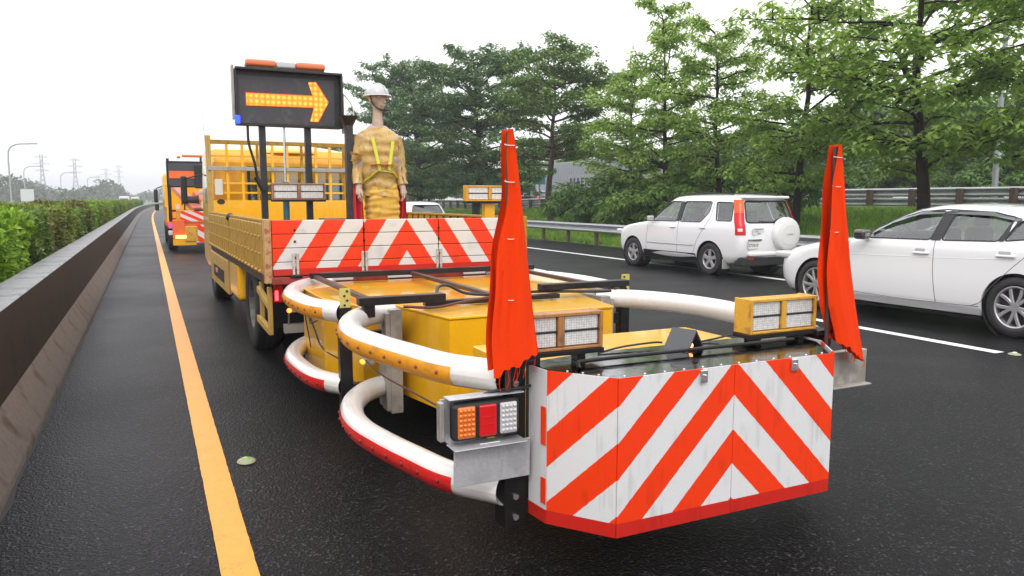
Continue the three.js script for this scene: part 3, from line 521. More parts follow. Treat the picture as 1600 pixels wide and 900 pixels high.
  const fb = P('absorber_box', slab(boxF, 0.2, 0.825, 0.004), yellow, A); P('lid', slab(grow(boxF, 1.008), 0.828, 0.846, 0.004), yellow, fb);
  P('absorber_box', slab([[1.5, 3.62], [1.5, 2.95], [2.88, 2.95], [2.88, 3.62]], 0.35, 0.80, 0.006), yellow, A);
  P('link_beam', [B(1.85, 1.95, 0.3, 0.45, 3.5, 4.3), B(2.43, 2.53, 0.3, 0.45, 3.5, 4.3)], blackSteel, A);
  // black cross bars and arms on top
  P('cross_bar', [B(1.13, 1.69, 0.915, 0.965, 4.52, 4.6), B(1.16, 1.23, 0.84, 0.92, 4.53, 4.6)], blackSteel, A);
  P('cross_bar', [B(2.5, 3.24, 0.915, 0.96, 4.74, 4.82), B(3.15, 3.22, 0.84, 0.92, 4.75, 4.81)], blackSteel, A);
  P('cross_bar', B(1.2, 3.3, 0.9, 0.945, 6.42, 6.5), blackSteel, A);
  P('cross_bar', B(1.6, 2.6, 0.868, 0.9, 4.66, 4.72), blackSteel, A);
  for (const x of [1.27, 2.11, 3.1]) P('arm', beam([x - 0.03, 0.915, 6.45], [x + 0.02, 0.90, 4.72], 0.045, 0.03), rustBar, A);
  P('hose', tube([[1.66, 0.95, 4.62], [1.72, 0.985, 4.74], [1.83, 0.975, 4.84], [1.95, 0.92, 4.82], [2.15, 0.905, 4.78], [2.5, 0.905, 4.8], [2.9, 0.9, 4.66], [3.0, 0.905, 4.62]], 0.011, 60, 7), cableMat, A);
  P('hose', tube([[1.4, 0.9, 4.5], [1.6, 0.89, 4.46], [1.85, 0.905, 4.55], [2.1, 0.91, 4.66]], 0.009, 40, 7), rustCable, A);
  P('cable', tube([[1.18, 0.56, 4.6], [1.2, 0.53, 4.3], [1.22, 0.55, 3.7], [1.16, 0.62, 3.1], [1.06, 0.68, 2.8]], 0.005, 40, 6), rustCable, A);
  P('cable', [tube([[1.10, 0.77, 6.3], [1.09, 0.7, 6.0], [1.1, 0.58, 5.8], [1.115, 0.47, 5.6], [1.2, 0.42, 5.3]], 0.007, 40, 6), tube([[1.105, 0.72, 6.2], [1.09, 0.62, 6.1], [1.10, 0.5, 6.05], [1.105, 0.4, 6.0]], 0.005, 30, 6), tube([[1.105, 0.68, 6.02], [1.08, 0.62, 5.85], [1.1, 0.66, 5.7]], 0.005, 20, 6)], cableMat, A);
  P('hitch_frame', [B(1.5, 1.6, 0.45, 0.6, 6.55, 7.2), B(2.78, 2.88, 0.45, 0.6, 6.55, 7.2), B(1.3, 3.1, 0.5, 0.62, 6.6, 6.7)], blackSteel, A);
  // rear lamp cluster and hinged plate
  {
    const bp = P('lamp_bracket', [plate([[1.015, 0.605], [1.05, 0.575], [1.36, 0.585], [1.36, 0.775], [1.015, 0.765]], 2.80, 2.806), B(1.04, 1.36, 0.572, 0.578, 2.70, 2.80), B(1.03, 1.36, 0.772, 0.778, 2.73, 2.8)], aluSheet, A);
    const hs = P('lamp_cluster', B(1.045, 1.345, 0.597, 0.757, 2.735, 2.79, 0.025), blackTrim, A);
    const prism = (x, mat) => {
      P('lens', B(x - 0.038, x + 0.038, 0.612, 0.742, 2.724, 2.74, 0.018), mat, hs);
    };
    prism(1.103, lensAmber); prism(1.195, std([0.62, 0.008, 0.01], 0.2, { clearcoat: 0.6 })); prism(1.287, lensClear);
    for (const [x, m] of [[1.103, lensAmber], [1.287, lensClear]]) { const d = []; for (let i = 0; i < 4; i++) for (let j = 0; j < 6; j++) d.push(new THREE.SphereGeometry(0.0085, 8, 5).scale(1, 1, 0.7).translate(x - 0.026 + i * 0.0173, 0.628 + j * 0.0197, -2.7235)); P('lens_pattern', d, m, hs); }
    P('rib', [0.66, 0.69].map((y) => B(1.162, 1.228, y, y + 0.003, 2.7215, 2.725, 0.001)), lensRed, hs);
    const pl = P('hinged_plate', plate([[1.05, 0.41], [1.39, 0.412], [1.392, 0.575], [1.052, 0.566]], 2.742, 2.748), aluSheet, A, 'blank grey metal plate'); P('hinge', [B(1.16, 1.25, 0.562, 0.582, 2.734, 2.741, 0.002), rod([1.16, 0.573, 2.732], [1.25, 0.573, 2.732], 0.006)], chrome, pl);
    P('lamp_arm', [B(1.0, 1.02, 0.6, 0.76, 2.76, 2.8), B(1.3, 1.36, 0.6, 0.64, 2.79, 2.83)], greySteel, A);
    P('cable', tube([[1.17, 0.765, 2.78], [1.24, 0.785, 2.76], [1.33, 0.79, 2.74], [1.40, 0.79, 2.76]], 0.007, 24, 6), cableMat, A);
  }
  P('lamp_bracket', [plate([[3.03, 0.60], [3.40, 0.60], [3.40, 0.775], [3.03, 0.775]], 2.76, 2.80), B(3.02, 3.4, 0.59, 0.6, 2.72, 2.82)], greySteel, A, 'bare grey lamp plate without lamps');
}
// ---------- double warning light boxes ----------
const lightGrid = std([1, 1, 1], 0.25, { clearcoat: 0.8, clearcoatRoughness: 0.08 });
{ const n = noiser(16, 541); lightGrid.map = tex(256, (u, v) => { const gx = Math.abs(fr(u * 14) - 0.5) * 2, gy = Math.abs(fr(v * 10) - 0.5) * 2, e = Math.max(gx, gy), L = lerp(0.68, 0.40, sstep(0.7, 0.98, e)) * (0.8 + 0.3 * n(u, v)); return [toS(L), toS(L * 0.99), toS(L * 0.96)]; }); lightGrid.map.wrapS = lightGrid.map.wrapT = THREE.RepeatWrapping; }
const frameYellow = worn([0.62, 0.33, 0.03], [0.34, 0.14, 0.03], 0.45, {}, { metres: 0.4, blotch: 0.8, streak: 0.5, seed: 545 });
function lightBox(x0, x1, y0, y1, s0, s1, label, frameMat = frameYellow) {
  const t = thing('warning_light', label, 'warning light', (x0 + x1) / 2, y0, (s0 + s1) / 2), f = 0.016, mid = (x0 + x1) / 2;
  P('housing', B(x0 + 0.004, x1 - 0.004, y0 + 0.004, y1 - 0.004, s0 + 0.03, s1), frameMat, t);
  P('frame', [B(x0, x0 + f, y0, y1, s0, s1 - 0.002), B(x1 - f, x1, y0, y1, s0, s1 - 0.002), B(x0 + f, x1 - f, y1 - f, y1, s0, s0 + 0.05), B(x0 + f, x1 - f, y0, y0 + f * 0.8, s0, s0 + 0.05), B(mid - f, mid + f, y0 + f, y1 - f, s0 + 0.002, s0 + 0.05)], frameMat, t);
  P('base', B(x0 - 0.004, x1 + 0.004, y0 - 0.022, y0 - 0.001, s0 - 0.005, s1, 0.003), blackSteel, t);
  for (const [a, b] of [[x0 + f, mid - f], [mid + f, x1 - f]]) {
    const ym = (y0 + y1) / 2;
    for (const [c, d] of [[y0 + f, ym - 0.003], [ym + 0.003, y1 - f]]) { const g = B(a + 0.004, b - 0.004, c, d, s0 + 0.012, s0 + 0.03, 0.005); const p = g.attributes.position, u = g.attributes.uv; for (let i = 0; i < p.count; i++) u.setXY(i, (p.getX(i) - a) / (b - a), (p.getY(i) - c) / (d - c) * 0.6); P('lens', g, lightGrid, t); }
    P('divider', B(a, b, ym - 0.004, ym + 0.004, s0 + 0.008, s0 + 0.028, 0.001), blackTrim, t);
  }
  return t;
}
lightBox(1.345, 1.755, 0.925, 1.085, 2.76, 2.86, 'double warning light beside the left orange flag on the crash cushion', worn([0.38, 0.17, 0.05], [0.15, 0.08, 0.05], 0.5, {}, { metres: 0.3, blotch: 0.9, seed: 546 }));
lightBox(2.57, 3.0, 0.915, 1.085, 2.74, 2.86, 'yellow double warning light beside the right orange flag on the crash cushion');
P('stand', [B(1.42, 1.46, 0.868, 0.905, 2.78, 2.84), B(1.64, 1.68, 0.868, 0.905, 2.78, 2.84)], blackSteel, scene.getObjectByName('warning_light'));
P('stand', [B(2.62, 2.66, 0.868, 0.895, 2.76, 2.84), B(2.9, 2.94, 0.868, 0.895, 2.76, 2.84)], blackSteel, scene.getObjectByName('warning_light_001'));
// ---------- orange flags on poles ----------
const flagCloth = std([0.80, 0.045, 0.003], 0.8, { side: THREE.DoubleSide, specularIntensity: 0.2 });
{ const a = noiser(180, 551), b = noiser(12, 552); flagCloth.bumpMap = tex(256, (u, v) => { const g = 128 + 60 * (a(u, v) - 0.5) + 120 * (b(u, v * 0.3) - 0.5); return [g, g, g]; }, 0, false); flagCloth.bumpMap.wrapS = flagCloth.bumpMap.wrapT = THREE.RepeatWrapping; flagCloth.bumpScale = 0.006; }
function flag(x, s, yb, yt, left, right, hemL, hemR, seed, label) {
  const t = thing('safety_flag', label, 'flag', x, yb, s, 'orange flags on the crash cushion'), R = rng(seed), nz = noiser(7, seed);
  P('pole', tube([[x, yb, s], [x + 0.004, (yb + yt) / 2, s], [x + 0.002, yt - 0.01, s]], 0.011, 12, 10), rustBar, t);
  const NV = 90, NH = 48, p = [], u = [], ix = [], yMid = (q) => 0;
  // cloth: a loop folded flat round the pole; front layer left to right, back layer returning
  for (let j = 0; j <= NV; j++) {
    const v = j / NV;
    for (let i = 0; i <= NH; i++) {
      const f = i / NH, front = f < 0.5, q = front ? f * 2 : 2 - f * 2, y0 = lerp(yt, lerp(hemL, hemR, q) + (front ? 0 : 0.02), v);
      const h = clamp((yt - y0) / (yt - Math.min(hemL, hemR)), 0, 1), xl = left(h), xr = right(h), w = xr - xl;
      const fold = Math.sin(q * 9 + seed + 1.4 * Math.sin(h * 4 + seed)) * 0.007 * sstep(0, 0.5, h) + (nz(q * 0.5 + 0.13 * seed, h * 0.4) - 0.5) * 0.05 * sstep(0.05, 0.6, h);
      const crease = -0.004 * Math.exp(-(((q * w + xl) / 0.016) ** 2)) * (front ? 1 : 0);
      const rag = v > 0.9 ? 0.012 * Math.sin(q * 23 + seed * 2) * Math.sin(q * 9 + seed) * (v - 0.9) / 0.1 : 0;
      p.push(x + xl + w * q + 0.005 * Math.sin(h * 17 + seed) * (1 - q), y0 + rag, -(s + (front ? -1 : 1) * (0.029 + 0.010 * sstep(0, 0.4, h) * Math.sin(Math.PI * q)) - clamp(fold, Math.abs(xl + w * q) < 0.035 ? -0.004 : -0.022, 0.012) - crease)); u.push(f * 1.2, v * 2);
    }
  }
  for (let j = 0; j < NV; j++) for (let i = 0; i < NH; i++) { const a = j * (NH + 1) + i, b = a + NH + 1; ix.push(a, b, a + 1, a + 1, b, b + 1); }
  const g = new THREE.BufferGeometry(); g.setAttribute('position', new THREE.Float32BufferAttribute(p, 3)); g.setAttribute('uv', new THREE.Float32BufferAttribute(u, 2)); g.setIndex(ix); g.computeVertexNormals();
  const cl = P('cloth', g, flagCloth, t);
  const fr_ = []; for (let k = 0; k < 8; k++) { const q = R(), h = 1, xx = x + lerp(left(1), right(1), q), yy = lerp(hemL, hemR, q) + 0.01; fr_.push(tube([[xx, yy, s - 0.02], [xx + (R() - 0.5) * 0.02, yy - 0.02 - 0.05 * R(), s - 0.022], [xx + (R() - 0.5) * 0.04, yy - 0.04 - 0.07 * R(), s - 0.018]], 0.0016, 6, 4)); }
  P('frayed_threads', fr_, flagCloth, cl);
  const tie = std([0.75, 0.72, 0.68], 0.6);
  for (const y of [yt - 0.06, yt - 0.2, yt - 0.42, yt - 0.66]) P('tie', new THREE.TorusGeometry(0.019, 0.0018, 6, 16).rotateX(Math.PI / 2 + 0.2).translate(x, y, -s + 0.018), tie, t);
  return t;
}
flag(1.272, 2.705, 0.79, 1.83, (h) => -0.012 - 0.07 * sstep(0.15, 0.75, h), (h) => 0.012 + 0.128 * Math.pow(h, 0.95), 0.86, 0.955, 3, 'left orange flag hanging furled on a rusty pole by the lamp cluster');
flag(3.028, 2.70, 0.80, 1.825, (h) => -0.014 - 0.03 * Math.sin(Math.PI * clamp(h * 1.2, 0, 1)) + (h > 0.72 ? 0.35 * (h - 0.72) : 0), (h) => 0.014 + 0.25 * Math.pow(h, 1.15), 0.86, 0.73, 8, 'right orange flag hanging long over the corner of the striped panel');
// ---------- wheels ----------
const darkRim = worn([0.10, 0.095, 0.09], [0.04, 0.035, 0.03], 0.55, {}, { metres: 0.3, blotch: 0.8, seed: 600 });
function wheel(parent, x, y, s, rt, rr, w, style, outer) { // axis along X; outer = -1 shows its face towards -X
  const lathe = (pts, n = 40) => new THREE.LatheGeometry(pts.map(([r, z]) => new THREE.Vector2(r, z)), n).rotateZ(-Math.PI / 2).scale(outer, 1, 1).translate(x, y, -s);
  const h = w / 2, fix = (g) => { if (outer < 0) { const i = g.index; if (i) { const a = i.array; for (let k = 0; k < a.length; k += 3) { const q = a[k]; a[k] = a[k + 1]; a[k + 1] = q; } } g.computeVertexNormals(); } return g; };
  const t = P('wheel', fix(lathe([[rr * 0.97, -h * 0.9], [rr * 1.05, -h], [rt * 0.94, -h * 0.98], [rt, -h * 0.75], [rt, h * 0.75], [rt * 0.94, h * 0.98], [rt * 0.8, h * 1.02], [rr * 1.05, h], [rr * 0.97, h * 0.8]])), rubber, parent);
  const grooves = []; for (let k = 0; k < 3; k++) grooves.push(new THREE.TorusGeometry(rt * 1.0005, 0.006, 4, 40).rotateY(Math.PI / 2).translate(x + (k - 1) * w * 0.22, y, -s));
  P('tread', grooves, std([0.004, 0.004, 0.004], 0.9), t);
  const face = (g) => g.rotateY(outer < 0 ? -Math.PI / 2 : Math.PI / 2);
  P('rim', [fix(lathe([[rr, h * 0.86], [rr * 0.97, h * 0.9], [rr * 0.9, h * 0.86], [rr * 0.88, h * 0.4], [rr * 0.86, -h * 0.6]]))], style === 'truck' ? darkRim : alloy, t);
  P('brake_disc', new THREE.CylinderGeometry(rr * 0.85, rr * 0.85, 0.02, 28).rotateZ(Math.PI / 2).translate(x + outer * h * 0.15, y, -s), std([0.02, 0.02, 0.022], 0.5), t);
  const sp = [];
  if (style === 'truck') {
    sp.push(fix(lathe([[rr * 0.9, h * 0.5], [rr * 0.6, h * 0.1], [rr * 0.45, h * 0.1], [rr * 0.4, h * 0.5], [0.001, h * 0.55]], 28)));
  } else {
    const n = style === 'ten' ? 5 : 5, hub = rr * 0.22;
    for (let k = 0; k < n; k++) for (const e of style === 'ten' ? [-1, 1] : [0]) {
      const a = k * 6.2832 / n + 0.3, sh = new THREE.Shape();
      if (style === 'ten') { sh.moveTo(hub * 0.7, e * 0.004); sh.quadraticCurveTo(rr * 0.55, e * rr * 0.20, rr * 0.93, e * rr * 0.22); sh.lineTo(rr * 0.93, e * rr * 0.33); sh.quadraticCurveTo(rr * 0.5, e * rr * 0.34, hub * 0.7, e * rr * 0.12); }
      else { sh.moveTo(hub * 0.7, -rr * 0.17); sh.quadraticCurveTo(rr * 0.5, -rr * 0.12, rr * 0.93, -rr * 0.2); sh.lineTo(rr * 0.93, rr * 0.2); sh.quadraticCurveTo(rr * 0.5, rr * 0.12, hub * 0.7, rr * 0.17); }
      const g = new THREE.ExtrudeGeometry(sh, { depth: 0.022, bevelEnabled: true, bevelSize: 0.004, bevelThickness: 0.004, bevelSegments: 1, curveSegments: 6 }).rotateZ(a);
      sp.push(face(g).translate(x + outer * h * 0.62, y, -s));
    }
    sp.push(new THREE.CylinderGeometry(hub, hub * 1.05, 0.035, 20).rotateZ(Math.PI / 2).translate(x + outer * h * 0.74, y, -s));
  }
  P('spokes', sp, style === 'truck' ? darkRim : alloy, t);
  return t;
}
// ---------- the yellow flatbed truck ----------
const truck = thing('flatbed_truck', 'yellow flatbed truck with red and white striped tailgate pulling the crash cushion', 'truck', 2.14, 0, 6.77);
{
  const T = truck, cx = 2.14, mir = (x) => 2 * cx - x;
  P('chassis_rail', B(1.72, 1.8, 0.6, 0.84, 6.95, 13.6), blackSteel, T); P('chassis_rail', B(2.48, 2.56, 0.6, 0.84, 6.95, 13.6), blackSteel, T);
  P('bed_floor', B(0.93, 3.35, 0.85, 0.93, 6.83, 12.0), dirtyYellow, T);
  P('cross_member', [B(0.95, 3.33, 0.77, 0.85, 6.9, 7.0), B(0.95, 3.33, 0.77, 0.85, 9, 9.1), B(0.95, 3.33, 0.77, 0.85, 11, 11.1)], blackSteel, T);
  // side boards: upright panels with ribs and hooks
  for (const sg of [-1, 1]) {
    const X = (x) => (sg < 0 ? x : mir(x));
    for (let k = 0; k < 22; k++) {
      const s0 = 6.84 + k * 0.234, s1 = s0 + 0.234;
      const pn = P('side_panel', B(X(0.868), X(0.92), 0.905, 1.362, s0 + 0.022, s1 - 0.022, 0.018), dirtyYellow, T);
      P('hook', [B(X(0.855), X(0.87), 1.235, 1.25, s0 + 0.07, s1 - 0.1, 0.003), B(X(0.855), X(0.87), 1.085, 1.1, s0 + 0.09, s1 - 0.08, 0.003), new THREE.SphereGeometry(0.018, 8, 6).translate(X(0.865), 0.935, -(s0 + s1) / 2)], beige, pn);
      P('rib', B(X(0.9), X(0.92), 0.9, 1.36, s0 - 0.03, s0 + 0.03, 0.002), std([0.03, 0.012, 0.009], 0.8), T);
    }
    P('top_rail', B(X(0.88), X(0.93), 1.364, 1.39, 6.84, 12.0, 0.006), dirtyYellow, T);
    P('bottom_rail', B(X(0.895), X(0.945), 0.83, 0.903, 6.84, 12.0, 0.006), rustBar, T);
  }
  P('tie_strap', [B(0.868, 0.88, 1.1, 1.37, 9.3, 9.36), new THREE.SphereGeometry(0.05, 10, 8).translate(0.89, 1.36, -9.33)], cableMat, T);
  P('corner_post', B(0.875, 0.94, 0.84, 1.395, 6.76, 6.84, 0.008), worn([0.45, 0.28, 0.12], [0.28, 0.05, 0.03], 0.5, {}, { metres: 0.3, blotch: 0.9, seed: 601 }), T);
  P('corner_post', B(mir(0.94), mir(0.875), 0.84, 1.395, 6.76, 6.84, 0.008), dirtyYellow, T);
  // tailgate: four planks in three sections carrying the painted stripes
  const isRed = (d, y, j) => fr((d - 0.65 * (1.39 - y) + j - 0.185) / 0.375) < 0.5;
  const tg = chevronPanel(-1.25, 1.25, 0.905, 1.388, (d, y, j) => isRed(Math.abs(d), y, j) || Math.abs(d) - 0.65 * (1.39 - y) > 0.94, 0.962, 611, 1024, 256);
  tg.color.setRGB(0.92, 0.90, 0.86);
  const tm = tg, secs = [[0.942, 1.735], [1.745, 2.45], [2.46, 3.338]];
  secs.forEach(([a, b]) => { for (let k = 0; k < 4; k++) {
    const ya = 0.905 + k * 0.1208, yb = ya + 0.1168, g = B(a, b, ya, yb, 6.745, 6.79, 0.006), p = g.attributes.position, u = g.attributes.uv;
    for (let i = 0; i < p.count; i++) u.setXY(i, (p.getX(i) - cx + 1.25) / 2.5, (p.getY(i) - 0.905) / 0.483);
    P('tailgate_plank', g, tm, T);
  } });
  P('tailgate_back', B(0.945, 3.335, 0.91, 1.385, 6.79, 6.81, 0.002), rustBar, T);
  for (const x of [1.13, 1.74, 2.455, 3.1]) { const h = P('hinge_strap', [B(x - 0.028, x - 0.006, 0.89, 1.1, 6.732, 6.746, 0.003), B(x + 0.006, x + 0.028, 0.89, 1.1, 6.732, 6.746, 0.003)], worn([0.5, 0.46, 0.42], [0.2, 0.08, 0.06], 0.5, {}, { metres: 0.2, blotch: 0.9, seed: 621 }), T); P('hinge_pin', [rod([x - 0.05, 0.9, 6.735], [x + 0.05, 0.9, 6.735], 0.014), ...[0.95, 1.06, 1.2, 1.3].map((y) => new THREE.SphereGeometry(0.011, 8, 6).translate(x, y, -6.742))], blackSteel, h); }
  P('tail_bar', [B(0.93, 3.35, 0.83, 0.895, 6.74, 6.83, 0.008)], worn([0.33, 0.03, 0.02], [0.12, 0.03, 0.02], 0.5, {}, { metres: 0.5, blotch: 0.8, seed: 625 }), T);
  for (const x of [1.4, 1.95, 2.7]) P('reflector', B(x, x + 0.23, 0.848, 0.88, 6.732, 6.74, 0.002), std([0.62, 0.6, 0.58], 0.4), T);
  P('underrun_board', B(1.18, 1.75, 0.62, 0.8, 6.9, 6.94, 0.01), redPaint, T); P('underrun_board', B(mir(1.75), mir(1.18), 0.62, 0.8, 6.9, 6.94, 0.01), redPaint, T);
  for (const sg of [-1, 1]) {
    const X = (x) => (sg < 0 ? x : mir(x));
    P('tail_lamp', B(X(0.96), X(1.04), 0.66, 0.82, 6.86, 6.9, 0.012), lensRed, T); P('lit_lamp', B(X(0.965), X(0.995), 0.68, 0.77, 6.848, 6.862, 0.008), glowRed, T);
    // folded steel step frame round the lamps
    P('step_frame', [beam([X(0.9), 0.74, 7.35], [X(0.93), 0.62, 6.92], 0.04, 0.06), beam([X(0.9), 0.46, 7.4], [X(0.93), 0.4, 6.92], 0.04, 0.06), B(X(0.91), X(0.95), 0.37, 0.8, 6.88, 6.94, 0.01), B(X(0.91), X(0.95), 0.45, 0.8, 7.34, 7.4, 0.008)], beige, T);
    P('mud_flap', B(X(0.95), X(1.5), 0.32, 0.78, 7.55, 7.57), rubber, T);
    const wl = wheel(T, X(1.08), 0.485, 8.3, 0.485, 0.27, 0.26, 'truck', sg); wheel(T, X(1.37), 0.485, 8.3, 0.485, 0.27, 0.26, 'truck', sg); wheel(T, X(1.12), 0.485, 12.9, 0.485, 0.27, 0.27, 'truck', sg);
    P('fuel_tank', B(X(0.9), X(1.3), 0.42, 0.86, 8.95, 9.75, 0.06), yellow, T);
    const sk = P('side_skirt', B(X(0.89), X(0.93), 0.40, 0.82, 9.85, 12.1, 0.01), beige, T); P('recess', B(X(0.884), X(0.892), 0.5, 0.66, 10.3, 11.6, 0.002), blackTrim, sk); P('side_reflector', B(X(0.876), X(0.885), 0.57, 0.63, 11.0, 11.25, 0.004), lensAmber, sk);
  }
  P('axle', rod([1.1, 0.485, 8.3], [3.18, 0.485, 8.3], 0.08), blackSteel, T); P('axle', rod([1.1, 0.485, 12.9], [3.18, 0.485, 12.9], 0.06), blackSteel, T);
  P('tow_bar', [B(1.06, 1.6, 0.36, 0.44, 6.98, 7.06), B(1.5, 1.6, 0.4, 0.7, 6.98, 7.06)], greySteel, T);
  { const m = P('marker_lamp', new THREE.SphereGeometry(0.022, 10, 8).translate(1.09, 0.58, -6.9), glowAmber, T); P('lamp_stalk', [rod([1.09, 0.56, 6.92], [1.1, 0.42, 7.0], 0.008), B(1.1, 1.15, 0.56, 0.6, 6.9, 6.94)], greySteel, m); }
  // headboard lattice behind the cab
  const s0 = 12.02, s1 = 12.07;
  P('headboard_post', B(0.88, 0.95, 0.9, 2.49, s0 - 0.01, s1 + 0.03, 0.008), beige, T); P('headboard_post', B(mir(0.95), mir(0.88), 0.9, 2.49, s0 - 0.01, s1 + 0.03, 0.008), beige, T);
  P('headboard_panel', B(0.95, 3.33, 0.93, 1.55, s0, s1 - 0.02), yellow, T);
  P('top_rail', B(0.95, 3.33, 2.37, 2.43, s0, s1, 0.006), dirtyYellow, T); P('middle_rail', B(0.90, 3.38, 1.985, 2.045, s0 - 0.03, s0 - 0.002, 0.004), greySteel, T);
  for (const y of [2.2, 1.80, 1.66]) P('lattice_rail', B(0.95, 3.33, y - 0.014, y + 0.014, s0 + 0.012, s1 - 0.012, 0.003), yellow, T);
  for (let k = 1; k < 11; k++) { const x = 0.95 + k * 0.2165; P('lattice_bar', B(x - 0.019, x + 0.019, 1.55, 2.37, s0 + 0.004, s1 - 0.004, 0.003), k % 3 ? yellow : dirtyYellow, T); }
  P('notice_plate', B(0.985, 1.09, 1.63, 1.86, s0 - 0.012, s0 - 0.004, 0.002), std([0.6, 0.58, 0.52], 0.5), T);
  P('vent_hole', new THREE.CylinderGeometry(0.055, 0.055, 0.006, 16).scale(1, 1, 0.7).rotateX(Math.PI / 2).translate(1.06, 1.53, -s0 + 0.003), blackTrim, T);
  // cab
  const cabS = new THREE.Shape([[12.25, 0.75], [12.22, 2.1], [12.32, 2.26], [13.4, 2.34], [13.8, 2.26], [14.12, 1.55], [14.15, 0.6], [13.5, 0.5], [12.5, 0.55]].map((p) => new THREE.Vector2(...p)));
  const cab = new THREE.ExtrudeGeometry(cabS, { depth: 2.22, bevelEnabled: true, bevelSize: 0.05, bevelThickness: 0.06, bevelSegments: 4 }).rotateY(Math.PI / 2).translate(cx - 1.11, 0, 0);
  const cb = P('cab', cab, yellow, T);
  P('rear_window', B(1.5, 2.95, 1.55, 2.02, 12.155, 12.175, 0.03), pane, cb); P('window_seal', [B(1.46, 2.99, 2.02, 2.06, 12.15, 12.185), B(1.46, 2.99, 1.51, 1.55, 12.15, 12.185), B(1.46, 1.5, 1.51, 2.06, 12.15, 12.185), B(2.95, 2.99, 1.51, 2.06, 12.15, 12.185)], blackTrim, cb); P('window_lining', B(1.5, 2.95, 1.55, 2.02, 12.176, 12.19, 0), std([0.16, 0.22, 0.21], 0.2, { clearcoat: 1 }), cb);
  P('roof_fairing', new THREE.SphereGeometry(1, 28, 14, 0, Math.PI * 2, 0, Math.PI / 2).scale(1.05, 0.16, 0.8).translate(cx, 2.27, -13.0), yellow, cb);
  P('door_glass', B(0.96, 0.985, 1.5, 2.1, 12.6, 13.5, 0.01), glassDark, cb); P('windscreen', B(1.1, 3.18, 1.5, 2.1, 14.05, 14.12, 0.01).rotateX(0), glassDark, cb);
  P('mirror', [B(0.62, 0.72, 1.5, 1.95, 13.85, 13.95, 0.03), rod([0.68, 1.9, 13.9], [1.02, 2.0, 13.9], 0.012)], blackTrim, cb);
  P('mudguard', B(1.0, 1.3, 0.9, 1.0, 12.4, 13.4, 0.03), blackTrim, T);
  P('whip_aerial', rod([0.98, 2.3, 13.2], [0.93, 3.4, 13.2], 0.006, 0.003, 6), std([0.4, 0.4, 0.4], 0.5), cb);
  // dark flared post beside the mannequin
  P('exhaust_post', [B(1.915, 1.99, 0.93, 2.335, 7.98, 8.06), new THREE.CylinderGeometry(0.115, 0.05, 0.11, 4).rotateY(Math.PI / 4).translate(1.952, 2.37, -8.02), B(1.985, 2.03, 1.5, 2.24, 8.0, 8.05)], worn([0.022, 0.017, 0.02], [0.06, 0.05, 0.06], 0.45, {}, { metres: 0.4, blotch: 0.5, streak: 0.8, seed: 631 }), T);
  P('box_on_bed', B(1.7, 2.1, 0.93, 1.36, 8.1, 8.4), rustBar, T);
  P('yellow_post', B(3.05, 3.16, 0.93, 1.53, 7.0, 7.08), yellow, T);
  T.rotation.y = 0.016;
}
lightBox(1.19, 1.745, 1.56, 1.735, 8.36, 8.46, 'double warning light below the arrow board on the truck bed', worn([0.34, 0.17, 0.1], [0.2, 0.06, 0.04], 0.5, {}, { metres: 0.3, blotch: 0.8, seed: 632 }));
lightBox(2.84, 3.34, 1.545, 1.70, 6.98, 7.09, 'yellow framed double warning light on a post at the right tailgate corner');
